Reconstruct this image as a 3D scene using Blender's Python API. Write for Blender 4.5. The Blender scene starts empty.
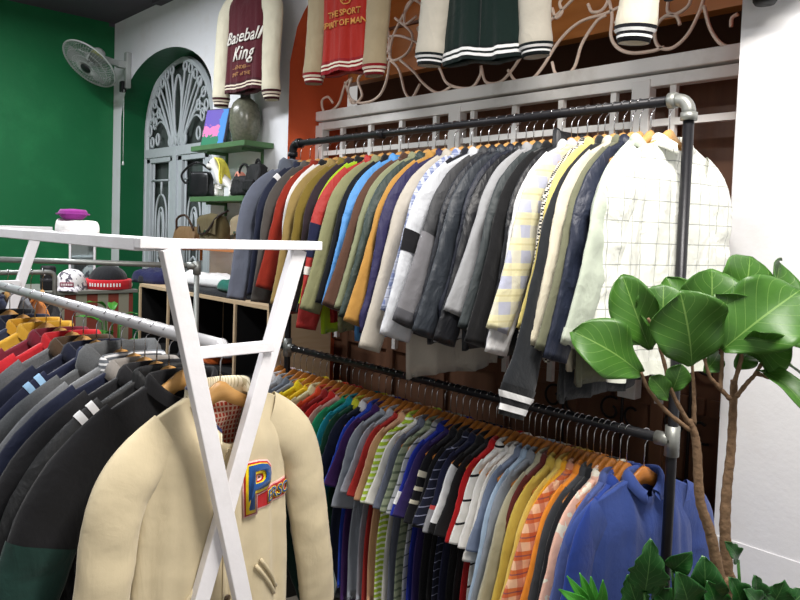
import bpy, bmesh, math, random
import numpy as np
from mathutils import Matrix, Vector
R = math.radians
scn = bpy.context.scene
col = scn.collection
rnd = random.Random(7)

# ------------------------------------------------------------------ camera
F, PPX, PPY, CH = 723.0, 400.0, 265.0, 1.65
_A, _P, _R = R(43.2), R(2.6), R(1.95)
cf = np.array([-math.cos(_A)*math.cos(_P), math.sin(_A)*math.cos(_P), -math.sin(_P)])
_r0 = np.array([math.sin(_A), math.cos(_A), 0.0]); _u0 = np.cross(_r0, cf)
cr = _r0*math.cos(_R) + _u0*math.sin(_R); cu = np.cross(cr, cf)
C0 = np.array([0, 0, CH])
cam = bpy.data.objects.new('camera', bpy.data.cameras.new('camera')); col.objects.link(cam)
cam.matrix_world = Matrix([[cr[0], cu[0], -cf[0], 0], [cr[1], cu[1], -cf[1], 0], [cr[2], cu[2], -cf[2], CH], [0, 0, 0, 1]])
cam.data.sensor_width = 36; cam.data.lens = F/800*36; cam.data.shift_y = -(300-PPY)/800
cam.data.clip_start = .02
scn.camera = cam
def ray(px, py): return cf + cr*(px-PPX)/F - cu*(py-PPY)/F
def at(px, py, d): return C0 + ray(px, py)*d
def pl(px, py, ax, v):
    q = ray(px, py); return C0 + q*((v-C0[ax])/q[ax])

# ------------------------------------------------------------------ light and exposure
world = bpy.data.worlds.new('world'); scn.world = world; world.use_nodes = True
world.node_tree.nodes['Background'].inputs[0].default_value = (1, .965, .93, 1)
world.node_tree.nodes['Background'].inputs[1].default_value = .34
scn.view_settings.view_transform = 'Standard'; scn.view_settings.look = 'None'
scn.view_settings.gamma = 1; scn.view_settings.use_curve_mapping = False
scn.view_settings.exposure = 0.35
def area(name, loc, sx, sy, power, color=(1, .97, .93), rot=(0, 0, 0)):
    l = bpy.data.lights.new(name, 'AREA'); l.shape = 'RECTANGLE'; l.size = sx; l.size_y = sy; l.energy = power; l.color = color
    o = bpy.data.objects.new(name, l); o.location = loc; o.rotation_euler = rot; col.objects.link(o); return o
area('ceiling_tube_near', (-.2, 1.15, 3.28), 1.3, .25, 88, (1, .955, .9))
area('ceiling_tube_middle', (-2.4, .0, 3.28), 1.3, .25, 44, (.97, .98, 1))
area('ceiling_tube_far', (-4.6, 1.0, 3.28), 1.3, .25, 58, (.93, .96, 1))
area('added_front_fill', (2.4, -1.6, 1.9), 2.6, 2.2, 14, (.93, .96, 1), (R(80), 0, R(50)))  # unseen fill lamp added on the open side behind the camera

# ------------------------------------------------------------------ materials
def lin(h):
    h = h.lstrip('#'); o = []
    for i in (0, 2, 4):
        c = int(h[i:i+2], 16)/255
        o.append(c/12.92 if c <= .04045 else ((c+.055)/1.055)**2.4)
    return (*o, 1)
_mc = {}
class NT:
    def __init__(s, name):
        s.m = bpy.data.materials.new(name); s.m.use_nodes = True; s.t = s.m.node_tree; s.b = s.t.nodes['Principled BSDF']
        s.tc = s.t.nodes.new('ShaderNodeTexCoord')
    def n(s, ty, **k):
        x = s.t.nodes.new(ty)
        for a, v in k.items(): setattr(x, a, v)
        return x
    def l(s, a, b): s.t.links.new(a, b)
    def math(s, op, a, b=None, c=None):
        x = s.n('ShaderNodeMath', operation=op)
        for i, v in enumerate((a, b, c)):
            if v is None: continue
            if hasattr(v, 'links') or hasattr(v, 'is_output'): s.l(v, x.inputs[i])
            else: x.inputs[i].default_value = v
        return x.outputs[0]
    def xyz(s, out='Object'):
        x = s.n('ShaderNodeSeparateXYZ'); s.l(s.tc.outputs[out], x.inputs[0]); return x.outputs
    def noise(s, scale, detail=3, out='Object', rough=.5):
        x = s.n('ShaderNodeTexNoise'); x.inputs['Scale'].default_value = scale; x.inputs['Detail'].default_value = detail
        x.inputs['Roughness'].default_value = rough
        s.l(s.tc.outputs[out], x.inputs['Vector']); return x.outputs['Fac']
    def mix(s, fac, a, b):
        x = s.n('ShaderNodeMix', data_type='RGBA')
        for i, v in ((0, fac), (6, a), (7, b)):
            if hasattr(v, 'is_output'): s.l(v, x.inputs[i])
            else: x.inputs[i].default_value = v
        return x.outputs[2]
    def stripe(s, coord, period, duty, off=0.):
        v = s.math('FRACT', s.math('ADD', s.math('DIVIDE', coord, period), 100+off))
        return s.math('LESS_THAN', v, duty)
    def done(s, colr, rough=.8, bump=None, bstr=.2, bdist=.002, metal=0, spec=.3):
        if hasattr(colr, 'is_output'): s.l(colr, s.b.inputs['Base Color'])
        else: s.b.inputs['Base Color'].default_value = colr
        s.b.inputs['Roughness'].default_value = rough; s.b.inputs['Metallic'].default_value = metal
        s.b.inputs['Specular IOR Level'].default_value = spec
        if bump is not None:
            x = s.n('ShaderNodeBump'); x.inputs['Strength'].default_value = bstr; x.inputs['Distance'].default_value = bdist
            s.l(bump, x.inputs['Height']); s.l(x.outputs[0], s.b.inputs['Normal'])
        return s.m
def dk(c, k): return (c[0]*k, c[1]*k, c[2]*k, 1)
def cloth(h, rough=.85, kind='plain', h2=None, p=None):
    key = (h, rough, kind, h2, str(p))
    if key in _mc: return _mc[key]
    T = NT('cloth'); c = lin(h); n = T.noise(14, 5); 
    base = T.mix(n, dk(c, .86), tuple(min(1, v*1.1) for v in c[:3])+(1,))
    X = T.xyz()
    c2 = lin(h2) if h2 else None
    if kind == 'hstripe': base = T.mix(T.stripe(X[2], p[0], p[1]), base, c2)
    if kind == 'vstripe': base = T.mix(T.stripe(X[0], p[0], p[1]), base, c2)
    if kind == 'grid':
        a = T.stripe(X[2], p[0], p[1]); b = T.stripe(X[0], p[0]*.8, p[1]*1.2)
        base = T.mix(T.math('MULTIPLY', T.math('MAXIMUM', a, b), .75), base, c2)
    if kind == 'check':
        a = T.stripe(X[2], p[0], .5); b = T.stripe(X[0], p[0], .5)
        base = T.mix(T.math('ABSOLUTE', T.math('SUBTRACT', a, b)), base, c2)
    if kind == 'plaid':
        a = T.stripe(X[2], p[0], .5); b = T.stripe(X[0], p[0], .45)
        base = T.mix(T.math('MULTIPLY', a, .8), base, c2); base = T.mix(T.math('MULTIPLY', b, .55), base, lin(p[1]))
        d = T.stripe(X[2], p[0], .08, .3); base = T.mix(T.math('MULTIPLY', d, .6), base, lin(p[2]))
    if kind == 'blotch':
        nn = T.noise(p[0], 2); base = T.mix(T.math('GREATER_THAN', nn, .54), base, c2)
    if kind == 'melange':
        nn = T.noise(260, 2); base = T.mix(T.math('MULTIPLY', nn, .5), base, c2)
    mp = T.n('ShaderNodeMapping'); mp.inputs['Scale'].default_value = (11, 11, 6); T.l(T.tc.outputs['Object'], mp.inputs[0])
    wn = T.n('ShaderNodeTexNoise'); wn.inputs['Scale'].default_value = 1; wn.inputs['Detail'].default_value = 4; wn.inputs['Distortion'].default_value = .9; T.l(mp.outputs[0], wn.inputs['Vector'])
    ridge = T.math('SUBTRACT', 1, T.math('MULTIPLY', T.math('ABSOLUTE', T.math('SUBTRACT', wn.outputs['Fac'], .5)), 5))
    ridge = T.math('MAXIMUM', ridge, 0)
    b = T.math('ADD', T.math('ADD', T.math('MULTIPLY', ridge, .30 if rough > .7 else .62), T.math('MULTIPLY', T.noise(55, 3), .25)), T.math('MULTIPLY', T.noise(700, 1), .06))
    _mc[key] = T.done(base, rough, b, (.5 if rough < .88 else .25), .012, spec=.2 if rough > .7 else .4)
    _mc[key].node_tree.nodes['Principled BSDF'].inputs['Sheen Weight'].default_value = .15 if rough > .7 else 0
    return _mc[key]
def flat(h, rough=.5, metal=0, var=.12, scale=6, bump=0, spec=.4):
    key = ('f', h, rough, metal, var, scale, bump)
    if key in _mc: return _mc[key]
    T = NT('paint'); c = lin(h); n = T.noise(scale, 5)
    base = T.mix(n, dk(c, 1-var), tuple(min(1, v*(1+var)) for v in c[:3])+(1,))
    _mc[key] = T.done(base, rough, T.noise(scale*6, 4) if bump else None, bump, .003, metal, spec)
    return _mc[key]
def wood(h, h2, rough=.45, sc=(3, 3, 30), scale=1.0):
    key = ('w', h, h2, rough, sc)
    if key in _mc: return _mc[key]
    T = NT('wood'); mp = T.n('ShaderNodeMapping'); mp.inputs['Scale'].default_value = sc
    T.l(T.tc.outputs['Object'], mp.inputs[0]); n = T.n('ShaderNodeTexNoise'); n.inputs['Scale'].default_value = 2*scale; n.inputs['Detail'].default_value = 6
    T.l(mp.outputs[0], n.inputs['Vector'])
    _mc[key] = T.done(T.mix(n.outputs['Fac'], lin(h), lin(h2)), rough, n.outputs['Fac'], .15, .002, spec=.4); return _mc[key]
def wallmat(h, var, rough, h2=None, stain=.0):
    T = NT('wall'); c = lin(h)
    n = T.noise(1.6, 6, rough=.65); base = T.mix(n, dk(c, 1-var), tuple(min(1, v*(1+var)) for v in c[:3])+(1,))
    if h2:
        n2 = T.noise(3.2, 5, rough=.6); r = T.n('ShaderNodeMapRange'); r.inputs[1].default_value = .52; r.inputs[2].default_value = .7; r.inputs[4].default_value = stain
        T.l(n2, r.inputs[0]); base = T.mix(r.outputs[0], base, lin(h2))
    return T.done(base, rough, T.math('ADD', T.noise(9, 6), T.math('MULTIPLY', T.noise(60, 3), .3)), .35, .006, spec=.35)

M = dict(
    white_wall=wallmat('#E9E9EC', .05, .8, '#CFC9C2', .35), green=wallmat('#1B6A3E', .12, .38, '#277A48', .6), greentrim=wallmat('#0F5A34', .1, .45),
    orange=wallmat('#DC6238', .1, .7), ceiling=wallmat('#57525A', .1, .8), floor=wallmat('#5A544C', .2, .5),
    frame=wallmat('#EAE8E4', .10, .55, '#A39A8E', .5), doorw=flat('#C6CCD0', .5, 0, .1, 20), iron=flat('#F0D8C6', .5, 0, .18, 25), darkiron=flat('#1B1514', .6),
    brown=wood('#5A3E2E', '#7A553E', .55, (14, 3, 1.2)), orangewood=wood('#B06A30', '#D08A48', .5, (1.2, 12, 12)), darkglass=flat('#4E5652', .15, 0, .4, 4),
    backdark=flat('#6A4A38', .8), pipe=flat('#202024', .38, .3, .25, 40, .1), galv=flat('#8E908C', .45, .6, .2, 60, .1), whitepipe=flat('#C4C5C9', .3, .35, .12, 30),
    trest=wallmat('#E9E7EA', .04, .55, '#C2BDBA', .35), steel=flat('#B8B8BA', .25, 1, .05), chrome=flat('#D8D8DA', .2, 1, .05),
    hang=wood('#C08A4C', '#D9AC6C', .4, (6, 6, 40)), hangd=wood('#96571F', '#BE7C36', .4, (6, 6, 40)), shelf=flat('#4C7048', .6, 0, .2, 12, .2), shelfwood=wood('#B56B3D', '#C98756', .6),
    ply=wood('#C4A680', '#D9C3A2', .6), blackin=flat('#0B0A0A', .9), fanw=flat('#A9ADA9', .5, 0, .1, 10), fand=flat('#1C1C1E', .5), white=flat('#F2F0EE', .6, 0, .03), black=flat('#131314', .5, 0, .3),
    bark=None)

# ------------------------------------------------------------------ mesh helpers
def mesh(name, V, Fc, mat, parent=None, smooth=True, loc=None):
    me = bpy.data.meshes.new(name)
    me.from_pydata([tuple(map(float, v)) for v in V], [], [tuple(map(int, f)) for f in Fc])
    if smooth: me.polygons.foreach_set('use_smooth', [True]*len(me.polygons))
    if isinstance(mat, str): mat = M[mat]
    me.materials.append(mat); me.update()
    o = bpy.data.objects.new(name, me); col.objects.link(o)
    if parent is not None: o.parent = parent
    if loc is not None: o.location = tuple(loc)
    return o
def gridf(nr, nc, cyc=False, off=0, flip=False):
    f = []
    for i in range(nr-1):
        for j in range(nc if cyc else nc-1):
            a, b = i*nc+j, i*nc+(j+1) % nc
            q = (a+off, b+off, b+nc+off, a+nc+off); f.append(q[::-1] if flip else q)
    return f
class MB:
    def __init__(s): s.V = []; s.F = []
    def add(s, V, Fc): o = len(s.V); s.V += [tuple(v) for v in V]; s.F += [tuple(i+o for i in f) for f in Fc]; return s
    def box(s, a, b):
        x0, y0, z0 = np.minimum(a, b); x1, y1, z1 = np.maximum(a, b)
        return s.add([(x0, y0, z0), (x1, y0, z0), (x1, y1, z0), (x0, y1, z0), (x0, y0, z1), (x1, y0, z1), (x1, y1, z1), (x0, y1, z1)],
                     [(0, 3, 2, 1), (4, 5, 6, 7), (0, 1, 5, 4), (1, 2, 6, 5), (2, 3, 7, 6), (3, 0, 4, 7)])
    def bar(s, p, q, w, t, up=(0, 0, 1)):
        p = np.array(p, float); q = np.array(q, float); d = q-p; d /= np.linalg.norm(d); sd = np.cross(d, up); sd /= np.linalg.norm(sd); u = np.cross(sd, d)
        V = [e+sd*a*w/2+u*b*t/2 for e in (p, q) for a, b in ((-1, -1), (1, -1), (1, 1), (-1, 1))]
        return s.add(V, [(0, 1, 2, 3), (7, 6, 5, 4), (0, 4, 5, 1), (1, 5, 6, 2), (2, 6, 7, 3), (3, 7, 4, 0)])
    def tube(s, P, r, n=8, closed=False, flatten=None):
        P = np.array(P, float); m = len(P); rr = np.full(m, r) if np.isscalar(r) else np.array(r, float)
        T = np.gradient(P, axis=0) if not closed else np.roll(P, -1, 0)-np.roll(P, 1, 0)
        T /= np.linalg.norm(T, axis=1)[:, None]+1e-9
        ref = np.array([0, 0, 1.]) if abs(T[0][2]) < .9 else np.array([1., 0, 0]); N = ref-T[0]*(ref@T[0]); N /= np.linalg.norm(N)
        V = []
        for i in range(m):
            N = N-T[i]*(N@T[i]); N /= np.linalg.norm(N)+1e-9; B = np.cross(T[i], N)
            for k in range(n):
                a = 2*math.pi*k/n; V.append(P[i]+(N*math.cos(a)+B*math.sin(a))*rr[i])
        Fc = gridf(m, n, True)
        if closed: Fc += [((m-1)*n+k, (m-1)*n+(k+1) % n, (k+1) % n, k) for k in range(n)]
        else: Fc += [tuple(range(n))[::-1], tuple(range((m-1)*n, m*n))]
        return s.add(V, Fc)
    def lathe(s, prof, n=24, c=(0, 0, 0), axis=None):
        V = []
        for r, z in prof:
            for k in range(n):
                a = 2*math.pi*k/n; V.append((r*math.cos(a), r*math.sin(a), z))
        V = np.array(V)
        if axis is not None:
            q = Vector((0, 0, 1)).rotation_difference(Vector(axis)).to_matrix(); V = V@np.array(q).T
        V = V+np.array(c)
        Fc = gridf(len(prof), n, True)
        if prof[0][0] > 1e-4: Fc.append(tuple(range(n))[::-1])
        if prof[-1][0] > 1e-4: Fc.append(tuple(range((len(prof)-1)*n, len(prof)*n)))
        return s.add(V, Fc)
    def build(s, name, mat, parent=None, smooth=False, bevel=0, loc=None):
        V = np.array(s.V)
        if loc is not None: V = V-np.array(loc)
        o = mesh(name, V, s.F, mat, parent, smooth, loc)
        if bevel:
            b = o.modifiers.new('b', 'BEVEL'); b.width = bevel; b.segments = 2; b.limit_method = 'ANGLE'
        return o
def tag(o, label=None, cat=None, group=None, kind=None):
    if label: o['label'] = label
    if cat: o['category'] = cat
    if group: o['group'] = group
    if kind: o['kind'] = kind
    return o
def thing(name, label, cat, loc=(0, 0, 0), rz=0, group=None, rot=None):
    o = bpy.data.objects.new(name, None); col.objects.link(o); o.empty_display_size = .05
    o.location = tuple(map(float, loc)); o.rotation_euler = rot if rot else (0, 0, rz); return tag(o, label, cat, group)
def struct(o): o['kind'] = 'structure'; return o
def rel(o, P): return np.array(P)-np.array(o.location)
def smooth01(x): x = np.clip(x, 0, 1); return x*x*(3-2*x)
def creases(P, seed, fr=14, n=6):
    r = np.random.RandomState(seed); o = np.zeros(P.shape[:-1])
    for i in range(n):
        k = r.normal(size=3)*fr*(1+.5*i/n); ph = r.rand()*6.3
        o += (1-np.abs(np.sin(P@k/2+ph)))**2.2
    return o/n-.3

# ------------------------------------------------------------------ room shell
CZ = 3.37
YW = 2.5; YD = 2.73
def arched_wall(name, x0, x1, ops, y, mat, t=.05):
    """flat wall with arched openings: ops = (xa, xb, spring, crown)"""
    xs = sorted(set([x0, x1]+[v for o in ops for v in np.linspace(o[0], o[1], 41)]))
    m = MB()
    for a, b in zip(xs[:-1], xs[1:]):
        z = [0, 0]
        for o in ops:
            if a >= o[0]-1e-6 and b <= o[1]+1e-6:
                c = (o[0]+o[1])/2; h = (o[1]-o[0])/2
                z = [o[2]+(o[3]-o[2])*math.sqrt(max(0, 1-((v-c)/h)**2)) for v in (a, b)]
        m.add([(a, y, z[0]), (b, y, z[1]), (b, y, CZ), (a, y, CZ)], [(0, 1, 2, 3)])
    return struct(m.build(name, mat))
def reveal(name, o, y0, y1, mat):
    c = (o[0]+o[1])/2; h = (o[1]-o[0])/2
    pts = [(o[0], 0)]+[(c-h*math.cos(t), o[2]+(o[3]-o[2])*math.sin(t)) for t in np.linspace(0, math.pi, 41)]+[(o[1], 0)]
    V = [(x, y0, z) for x, z in pts]+[(x, y1, z) for x, z in pts]; n = len(pts)
    return struct(mesh(name, V, [(i, i+1, i+1+n, i+n) for i in range(n-1)], mat, smooth=False))
spA = pl(122, 117, 1, YW)[2]; crA = pl(172, 50, 1, YW)[2]+.03
opA = (-6.21, -4.62, spA, crA); opB = (-3.69, -1.03, 2.65, 3.28)
arched_wall('wall_back', -6.38, 2.6, [opA, opB], YW, 'white_wall')
reveal('trim_1', opA, YW, YD+.06, 'greentrim'); reveal('trim_2', opB, YW, 2.95, 'orange')
struct(MB().box((-6.42, -3, 0), (-6.38, 3.0, CZ)).build('wall_left', 'green'))
struct(MB().box((-6.5, -3, -.05), (2.6, 3.6, 0)).build('floor', 'floor'))
struct(MB().box((-6.5, -3, CZ), (2.6, 3.6, CZ+.05)).build('ceiling', 'ceiling'))
struct(MB().box((-6.38, YW-.05, CZ-.03), (-6.38+.001, YW, CZ)).build('trim_3', 'ceiling'))
p = pl(161, 6, 1, YW); struct(MB().box((p[0], YW-.07, p[2]), (2.6, YW, CZ)).build('trim_4', 'ceiling'))
m = MB(); q0 = pl(728, 538, 1, YW); q1 = pl(800, 563, 1, YW)
struct(MB().box((-1.03, YW-.004, 0), (2.6, YW, (q0[2]+q1[2])/2)).build('baseboard_back', 'white_wall', bevel=.004))

# --- arched double door in the left recess
dx0, dx1, dzc = -6.19, -5.02, 2.26
cx = (dx0+dx1)/2; aw = (dx1-dx0)/2; spr = 2.42; ah = .57
def arch_pt(k, t, sc=1.): return np.array([cx-aw*sc*math.cos(t), YD, spr+ah*sc*math.sin(t)])
door = struct(MB().box((-6.21, YD+.05, 0), (-4.62, YD+.06, 3.1)).build('door_1', 'darkglass'))
m = MB()
m.tube([(dx0, YD, 0)]+[arch_pt(0, t) for t in np.linspace(0, math.pi, 30)]+[(dx1, YD, 0)], .028, 6)
m.box((dx0, YD-.03, dzc-.045), (dx1, YD+.03, dzc+.03)); m.box((cx-.035, YD-.035, 0), (cx+.035, YD+.03, dzc))
m.build('door_frame', 'doorw', door)
m = MB(); m.box((-6.21, YD+.01, 0), (dx0-.02, YD+.05, 2.6)); m.box((dx1+.02, YD+.01, 0), (-4.62, YD+.05, 3.1)); m.build('side_panel', 'doorw', door)
for lx0, lx1 in ((dx0+.03, cx-.035), (cx+.035, dx1-.03)):
    m = MB(); y = YD; mid = (lx0+lx1)/2; w = lx1-lx0
    for x in (lx0+.035, lx1-.035): m.box((x-.035, y-.02, .0), (x+.035, y+.02, dzc-.05))
    for z in (.04, .9, dzc-.09): m.box((lx0, y-.02, z), (lx1, y+.02, z+.06))
    m.build('door_leaf', 'doorw', door, bevel=.004)
    m = MB()
    def bb(a, b, r=.008): m.bar(a, b, r*2, r*2, (0, 1, 0))
    for z in (dzc-.24, 1.05): bb((lx0, y, z), (lx1, y, z))
    for x in (lx0+.11, lx1-.11): bb((x, y, 1.05), (x, y, dzc-.05))
    bb((mid, y, dzc-.24), (mid, y, dzc-.36))
    for s in (.105, .06):
        zt = dzc-.36 if s > .1 else dzc-.47
        m.tube([(mid-s, y, 1.0)]+[(mid-s*math.cos(t)**1 if 0 else mid-s*math.cos(t), y, zt-.22+.22*math.sin(t)**.8) for t in np.linspace(0, math.pi, 17)]+[(mid+s, y, 1.0)], .009, 6)
    m.tube([(mid+.035*math.cos(t), y, 1.62+.13*math.sin(t)) for t in np.linspace(0, 2*math.pi, 17)[:-1]], .008, 6, True)
    m.tube([(mid+.05*math.sin(2*t), y, 1.2+.2*t/math.pi) for t in np.linspace(0, math.pi, 17)], .008, 6)
    m.tube([(mid-.05*math.sin(2*t), y, 1.2+.2*t/math.pi) for t in np.linspace(0, math.pi, 17)], .008, 6)
    m.build('door_grille', 'doorw', door, smooth=True)
fan = MB()      # fan light of curling bars
def fp(u, v): return (cx+u*aw, YD-.01, dzc+.04+v*(spr+ah-dzc-.04))
fan.tube([fp(.115*math.cos(t), .46+.36*math.sin(t)) for t in np.linspace(0, 2*math.pi, 25)[:-1]], .012, 6, True)
for s in (-1, 1):
    for k, (a, L) in enumerate(((.17, .86), (.36, .84), (.56, .76))):
        fan.tube([fp(s*(.05+k*.04+(a-.02)*t**1.2*1.0), .02+L*t-.04*k) for t in np.linspace(0, 1, 14)], .011, 6)
        fan.tube([fp(s*(.09+k*.05+(a+.08)*t**1.5), .02+L*.9*t**.9-.04*k) for t in np.linspace(0, 1, 14)], .009, 6)
    for (u, v, ru, rv) in ((.2, .9, .05, .055), (.36, .86, .05, .055), (.5, .78, .05, .055), (.63, .68, .05, .055), (.74, .55, .055, .055), (.82, .4, .05, .06), (.88, .22, .05, .07), (.72, .3, .05, .07), (.6, .42, .05, .06), (.07, .05, .045, .06), (.22, .06, .045, .06), (.62, .1, .05, .07), (.8, .07, .05, .06)):
        fan.tube([fp(s*(u+ru*math.cos(t)), v+rv*math.sin(t)) for t in np.linspace(0, 2*math.pi, 13)[:-1]], .010, 5, True)
    for k in range(3):
        fan.tube([fp(s*(.18+.1*k+.5*t), .03+.28*math.sin(t*2.2+.2*k)+.06*k) for t in np.linspace(0, 1, 12)], .009, 5)
fan.build('fan_light_grille', 'doorw', door, smooth=True)

# --- big window, scroll grille and wooden shutters in the right recess
win = struct(MB().box((opB[0], 2.90, 0), (opB[1]+.6, 2.93, 2.33)).build('window_1', 'brown'))
m = MB(); zt = 2.345
m.box((opB[0], YD-.03, zt-.025), (opB[1]+.02, YD+.04, zt+.035))       # head rail
m.build('head_rail', 'frame', win, bevel=.006)
m = MB(); m.box((opB[0]+.02, YD-.02, zt-.082), (opB[1], YD+.03, zt-.036)); m.build('sash_rail', 'frame', win, bevel=.004)
m = MB()
xsp = [opB[0]+.03, -2.85, -2.45, -1.93, -1.42]
for x in (-3.66, -2.52, -1.5): m.box((x-.04, YD-.025, 1.0), (x+.04, YD+.03, zt-.05))
m.build('stile', 'frame', win, bevel=.004)
m = MB()
for x in np.arange(-3.45, -1.05, .26): m.box((x-.013, YD-.01, 1.0), (x+.013, YD+.015, zt-.08))
for z in (2.12, 1.75, 1.4): m.box((opB[0], YD-.012, z-.014), (opB[1], YD+.012, z+.014))
m.build('glazing_bar', 'frame', win)
m = MB()
for x in np.arange(-3.55, -.5, .42):
    m.box((x-.03, 2.875, 0), (x+.03, 2.9, 2.3)); m.box((x-.2, 2.88, .95), (x+.2, 2.9, 1.02))
m.build('shutter_moulding', 'brown', win, bevel=.004)
def spiral(c, r0, r1, a0, a1, y, n=22, sz=1.):
    return [(c[0]+(r0+(r1-r0)*t)*math.cos(a0+(a1-a0)*t), y, c[1]+sz*(r0+(r1-r0)*t)*math.sin(a0+(a1-a0)*t)) for t in np.linspace(0, 1, n)]
for x in np.arange(-1.9, -.9, .3):
    m = MB()
    for s in (-1, 1):
        m.tube(spiral((x+s*.055, 1.18), .02, .06, 0, s*5.2, 2.86), .006, 5); m.tube(spiral((x+s*.055, .9), .02, .06, 1, s*5.2, 2.86), .006, 5)
        m.tube(spiral((x+s*.05, .62), .02, .06, 2, s*5.2, 2.86), .006, 5)
    m.tube([(x, 2.86, .3), (x, 2.86, 1.35)], .007, 5)
    m.build('iron_ornament', 'darkiron', win, smooth=True)
struct(MB().box((-4.2, 3.45, 0), (-.2, 3.5, CZ)).build('wall_far', 'backdark'))
p = pl(600, 33, 1, 2.98)
m = MB(); m.box((-4.2, 2.98, p[2]), (-.2, 3.06, CZ)); struct(m.build('trim_5', 'orangewood'))
m = MB(); m.box((-4.2, 2.965, p[2]+.27), (-.2, 2.98, p[2]+.285)); struct(m.build('trim_6', 'brown'))
def scrollpart(P, r=.008):
    mm = MB(); mm.tube(P, r, 6); return mm
def bez(pts, n=16):
    """Catmull-Rom through points"""
    P = [np.array(p, float) for p in pts]; P = [2*P[0]-P[1]]+P+[2*P[-1]-P[-2]]; o = []
    for i in range(1, len(P)-2):
        for t in np.linspace(0, 1, n, endpoint=False):
            a, b, c, d = P[i-1:i+3]; o.append(.5*((2*b)+(c-a)*t+(2*a-5*b+4*c-d)*t*t+(3*b-a-3*c+d)*t**3))
    o.append(P[-2]); return o
SC = [  # the scrollwork, traced in the plane of the window
    [(333, 103), (328, 97), (322, 101), (325, 112), (338, 105), (345, 85), (352, 78)],
    [(352, 78), (348, 90), (352, 103), (362, 96), (358, 80), (366, 70)],
    [(366, 70), (372, 60), (388, 52), (384, 40), (372, 30), (360, 40)],
    [(345, 82), (352, 100), (368, 102), (382, 92), (389, 66), (388, 30), (376, 5), (392, -10)],
    [(383, 38), (400, 36), (420, 45), (438, 66), (448, 84), (470, 88), (480, 76), (481, 66)],
    [(395, 18), (412, 34), (408, 52), (392, 60), (392, 40), (405, 12), (417, -5)],
    [(400, 60), (414, 72), (424, 84), (438, 93), (452, 86)],
    [(383, 56), (398, 68), (405, 92), (412, 98), (420, 84)],
    [(417, 16), (405, 24), (406, 8), (414, 0), (426, 10), (424, 24), (418, 30), (434, 48)],
    [(428, 2), (420, 20), (426, 40), (424, 46), (420, 42)],
    [(481, 66), (486, 82), (500, 82), (512, 70), (524, 52), (540, 30), (560, 12), (576, -4)],
    [(508, 70), (516, 81), (530, 80), (542, 68), (560, 40), (580, 22), (604, 14), (622, 6)],
    [(552, 62), (556, 74), (566, 75), (575, 66), (582, 44), (596, 22), (606, 15)],
    [(588, 4), (592, 12), (602, 10), (608, 0), (606, -12)],
    [(606, -10), (612, 14), (611, 36), (618, 48), (632, 53), (652, 51), (664, 47)],
    [(680, 25), (676, 16), (664, 17), (655, 30), (658, 46), (672, 48), (688, 34), (700, 10), (706, -10)],
    [(704, 6), (710, 28), (720, 43), (733, 49)],
    [(738, 14), (732, 18), (731, 27)],
    [(668, 2), (668, 12), (676, 14), (688, 6), (692, -6)],
    [(552, 8), (556, 18), (562, 12), (560, 2), (572, -10)],
    [(500, 62), (506, 44), (520, 36), (532, 16)],
    [(640, -8), (648, 6), (644, 22), (630, 30), (615, 22)],
]
for P in SC:
    mm = MB(); mm.tube([pl(x, y, 1, YD-.005) for x, y in [tuple(v) for v in bez([(a, b) for a, b in P], 8)]], .0078, 6)
    mm.build('scroll_bar', 'iron', win, smooth=True)
# ------------------------------------------------------------------ garments
DEF = dict(W=.21, WB=.25, L=.64, T=.024, nw=.076, ny=.030, nd=.06, slope=.40, A=.012, sl=.60, r0=.075, r1=.05, y0=.021, y1=.020, ph0=-24, ph1=-79, nest=None, sf=.0, crk=1.0)
def zt_(S, x, front):
    ax = np.abs(x); dip = -S['nd']*np.clip(1-(ax/S['nw'])**2, 0, 1) if front else -.006*np.clip(1-(ax/S['nw'])**2, 0, 1)
    return np.where(ax < S['nw'], dip, -(ax-S['nw'])*S['slope'])
def torso(S, U, V, front, off=0):
    r = np.random.RandomState(S['seed'] if S['nest'] is None else int(S['nest'])); p = r.rand(8)*6.3
    w = S['W']+(S['WB']-S['W'])*smooth01(V*1.6)+.006*np.sin(V*7+p[0])
    X = U*w; ztp = zt_(S, U*S['W'], front); Z = ztp*(1-V)-S['L']*V+.006*V*np.sin(U*5+p[1])
    au = np.abs(U)
    th = (.009+(S['T']-.009)*smooth01(V*5))*np.sqrt(np.clip(1-au**2.6, 0, 1))+.001
    neck = np.clip(1-(np.abs(X)/S['nw'])**2, 0, 1)*smooth01(1-V*5)
    th = np.maximum(th, S['ny']*neck)
    fo = S['A']*(V+.05)**.8*(np.sin(6.28*(1.2*U)+p[2]+1.2*np.sin(2.5*V+p[3]))+.6*np.sin(6.28*2.5*U+p[4]+2*V)+.35*np.sin(6.28*4.6*U+p[5]-3*V))
    P = np.stack([X*1.3, np.full_like(X, .3 if front else 1.), Z*.7], -1)
    c = creases(P, S['seed']+(11 if front else 5), 44, 7)*.0105*S['crk']*smooth01(V*4+.25)
    fo = fo+.007*S['crk']*(V+.1)**.5*((1-np.abs(np.sin(9*U+p[6]+1.3*np.sin(3*V+p[7]))))**1.5-.3)*np.clip(1-au**4, 0, 1)
    Y = fo+(-(th+off+c) if front else (th+off+c))
    return np.stack([X, Y, Z], -1)
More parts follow.
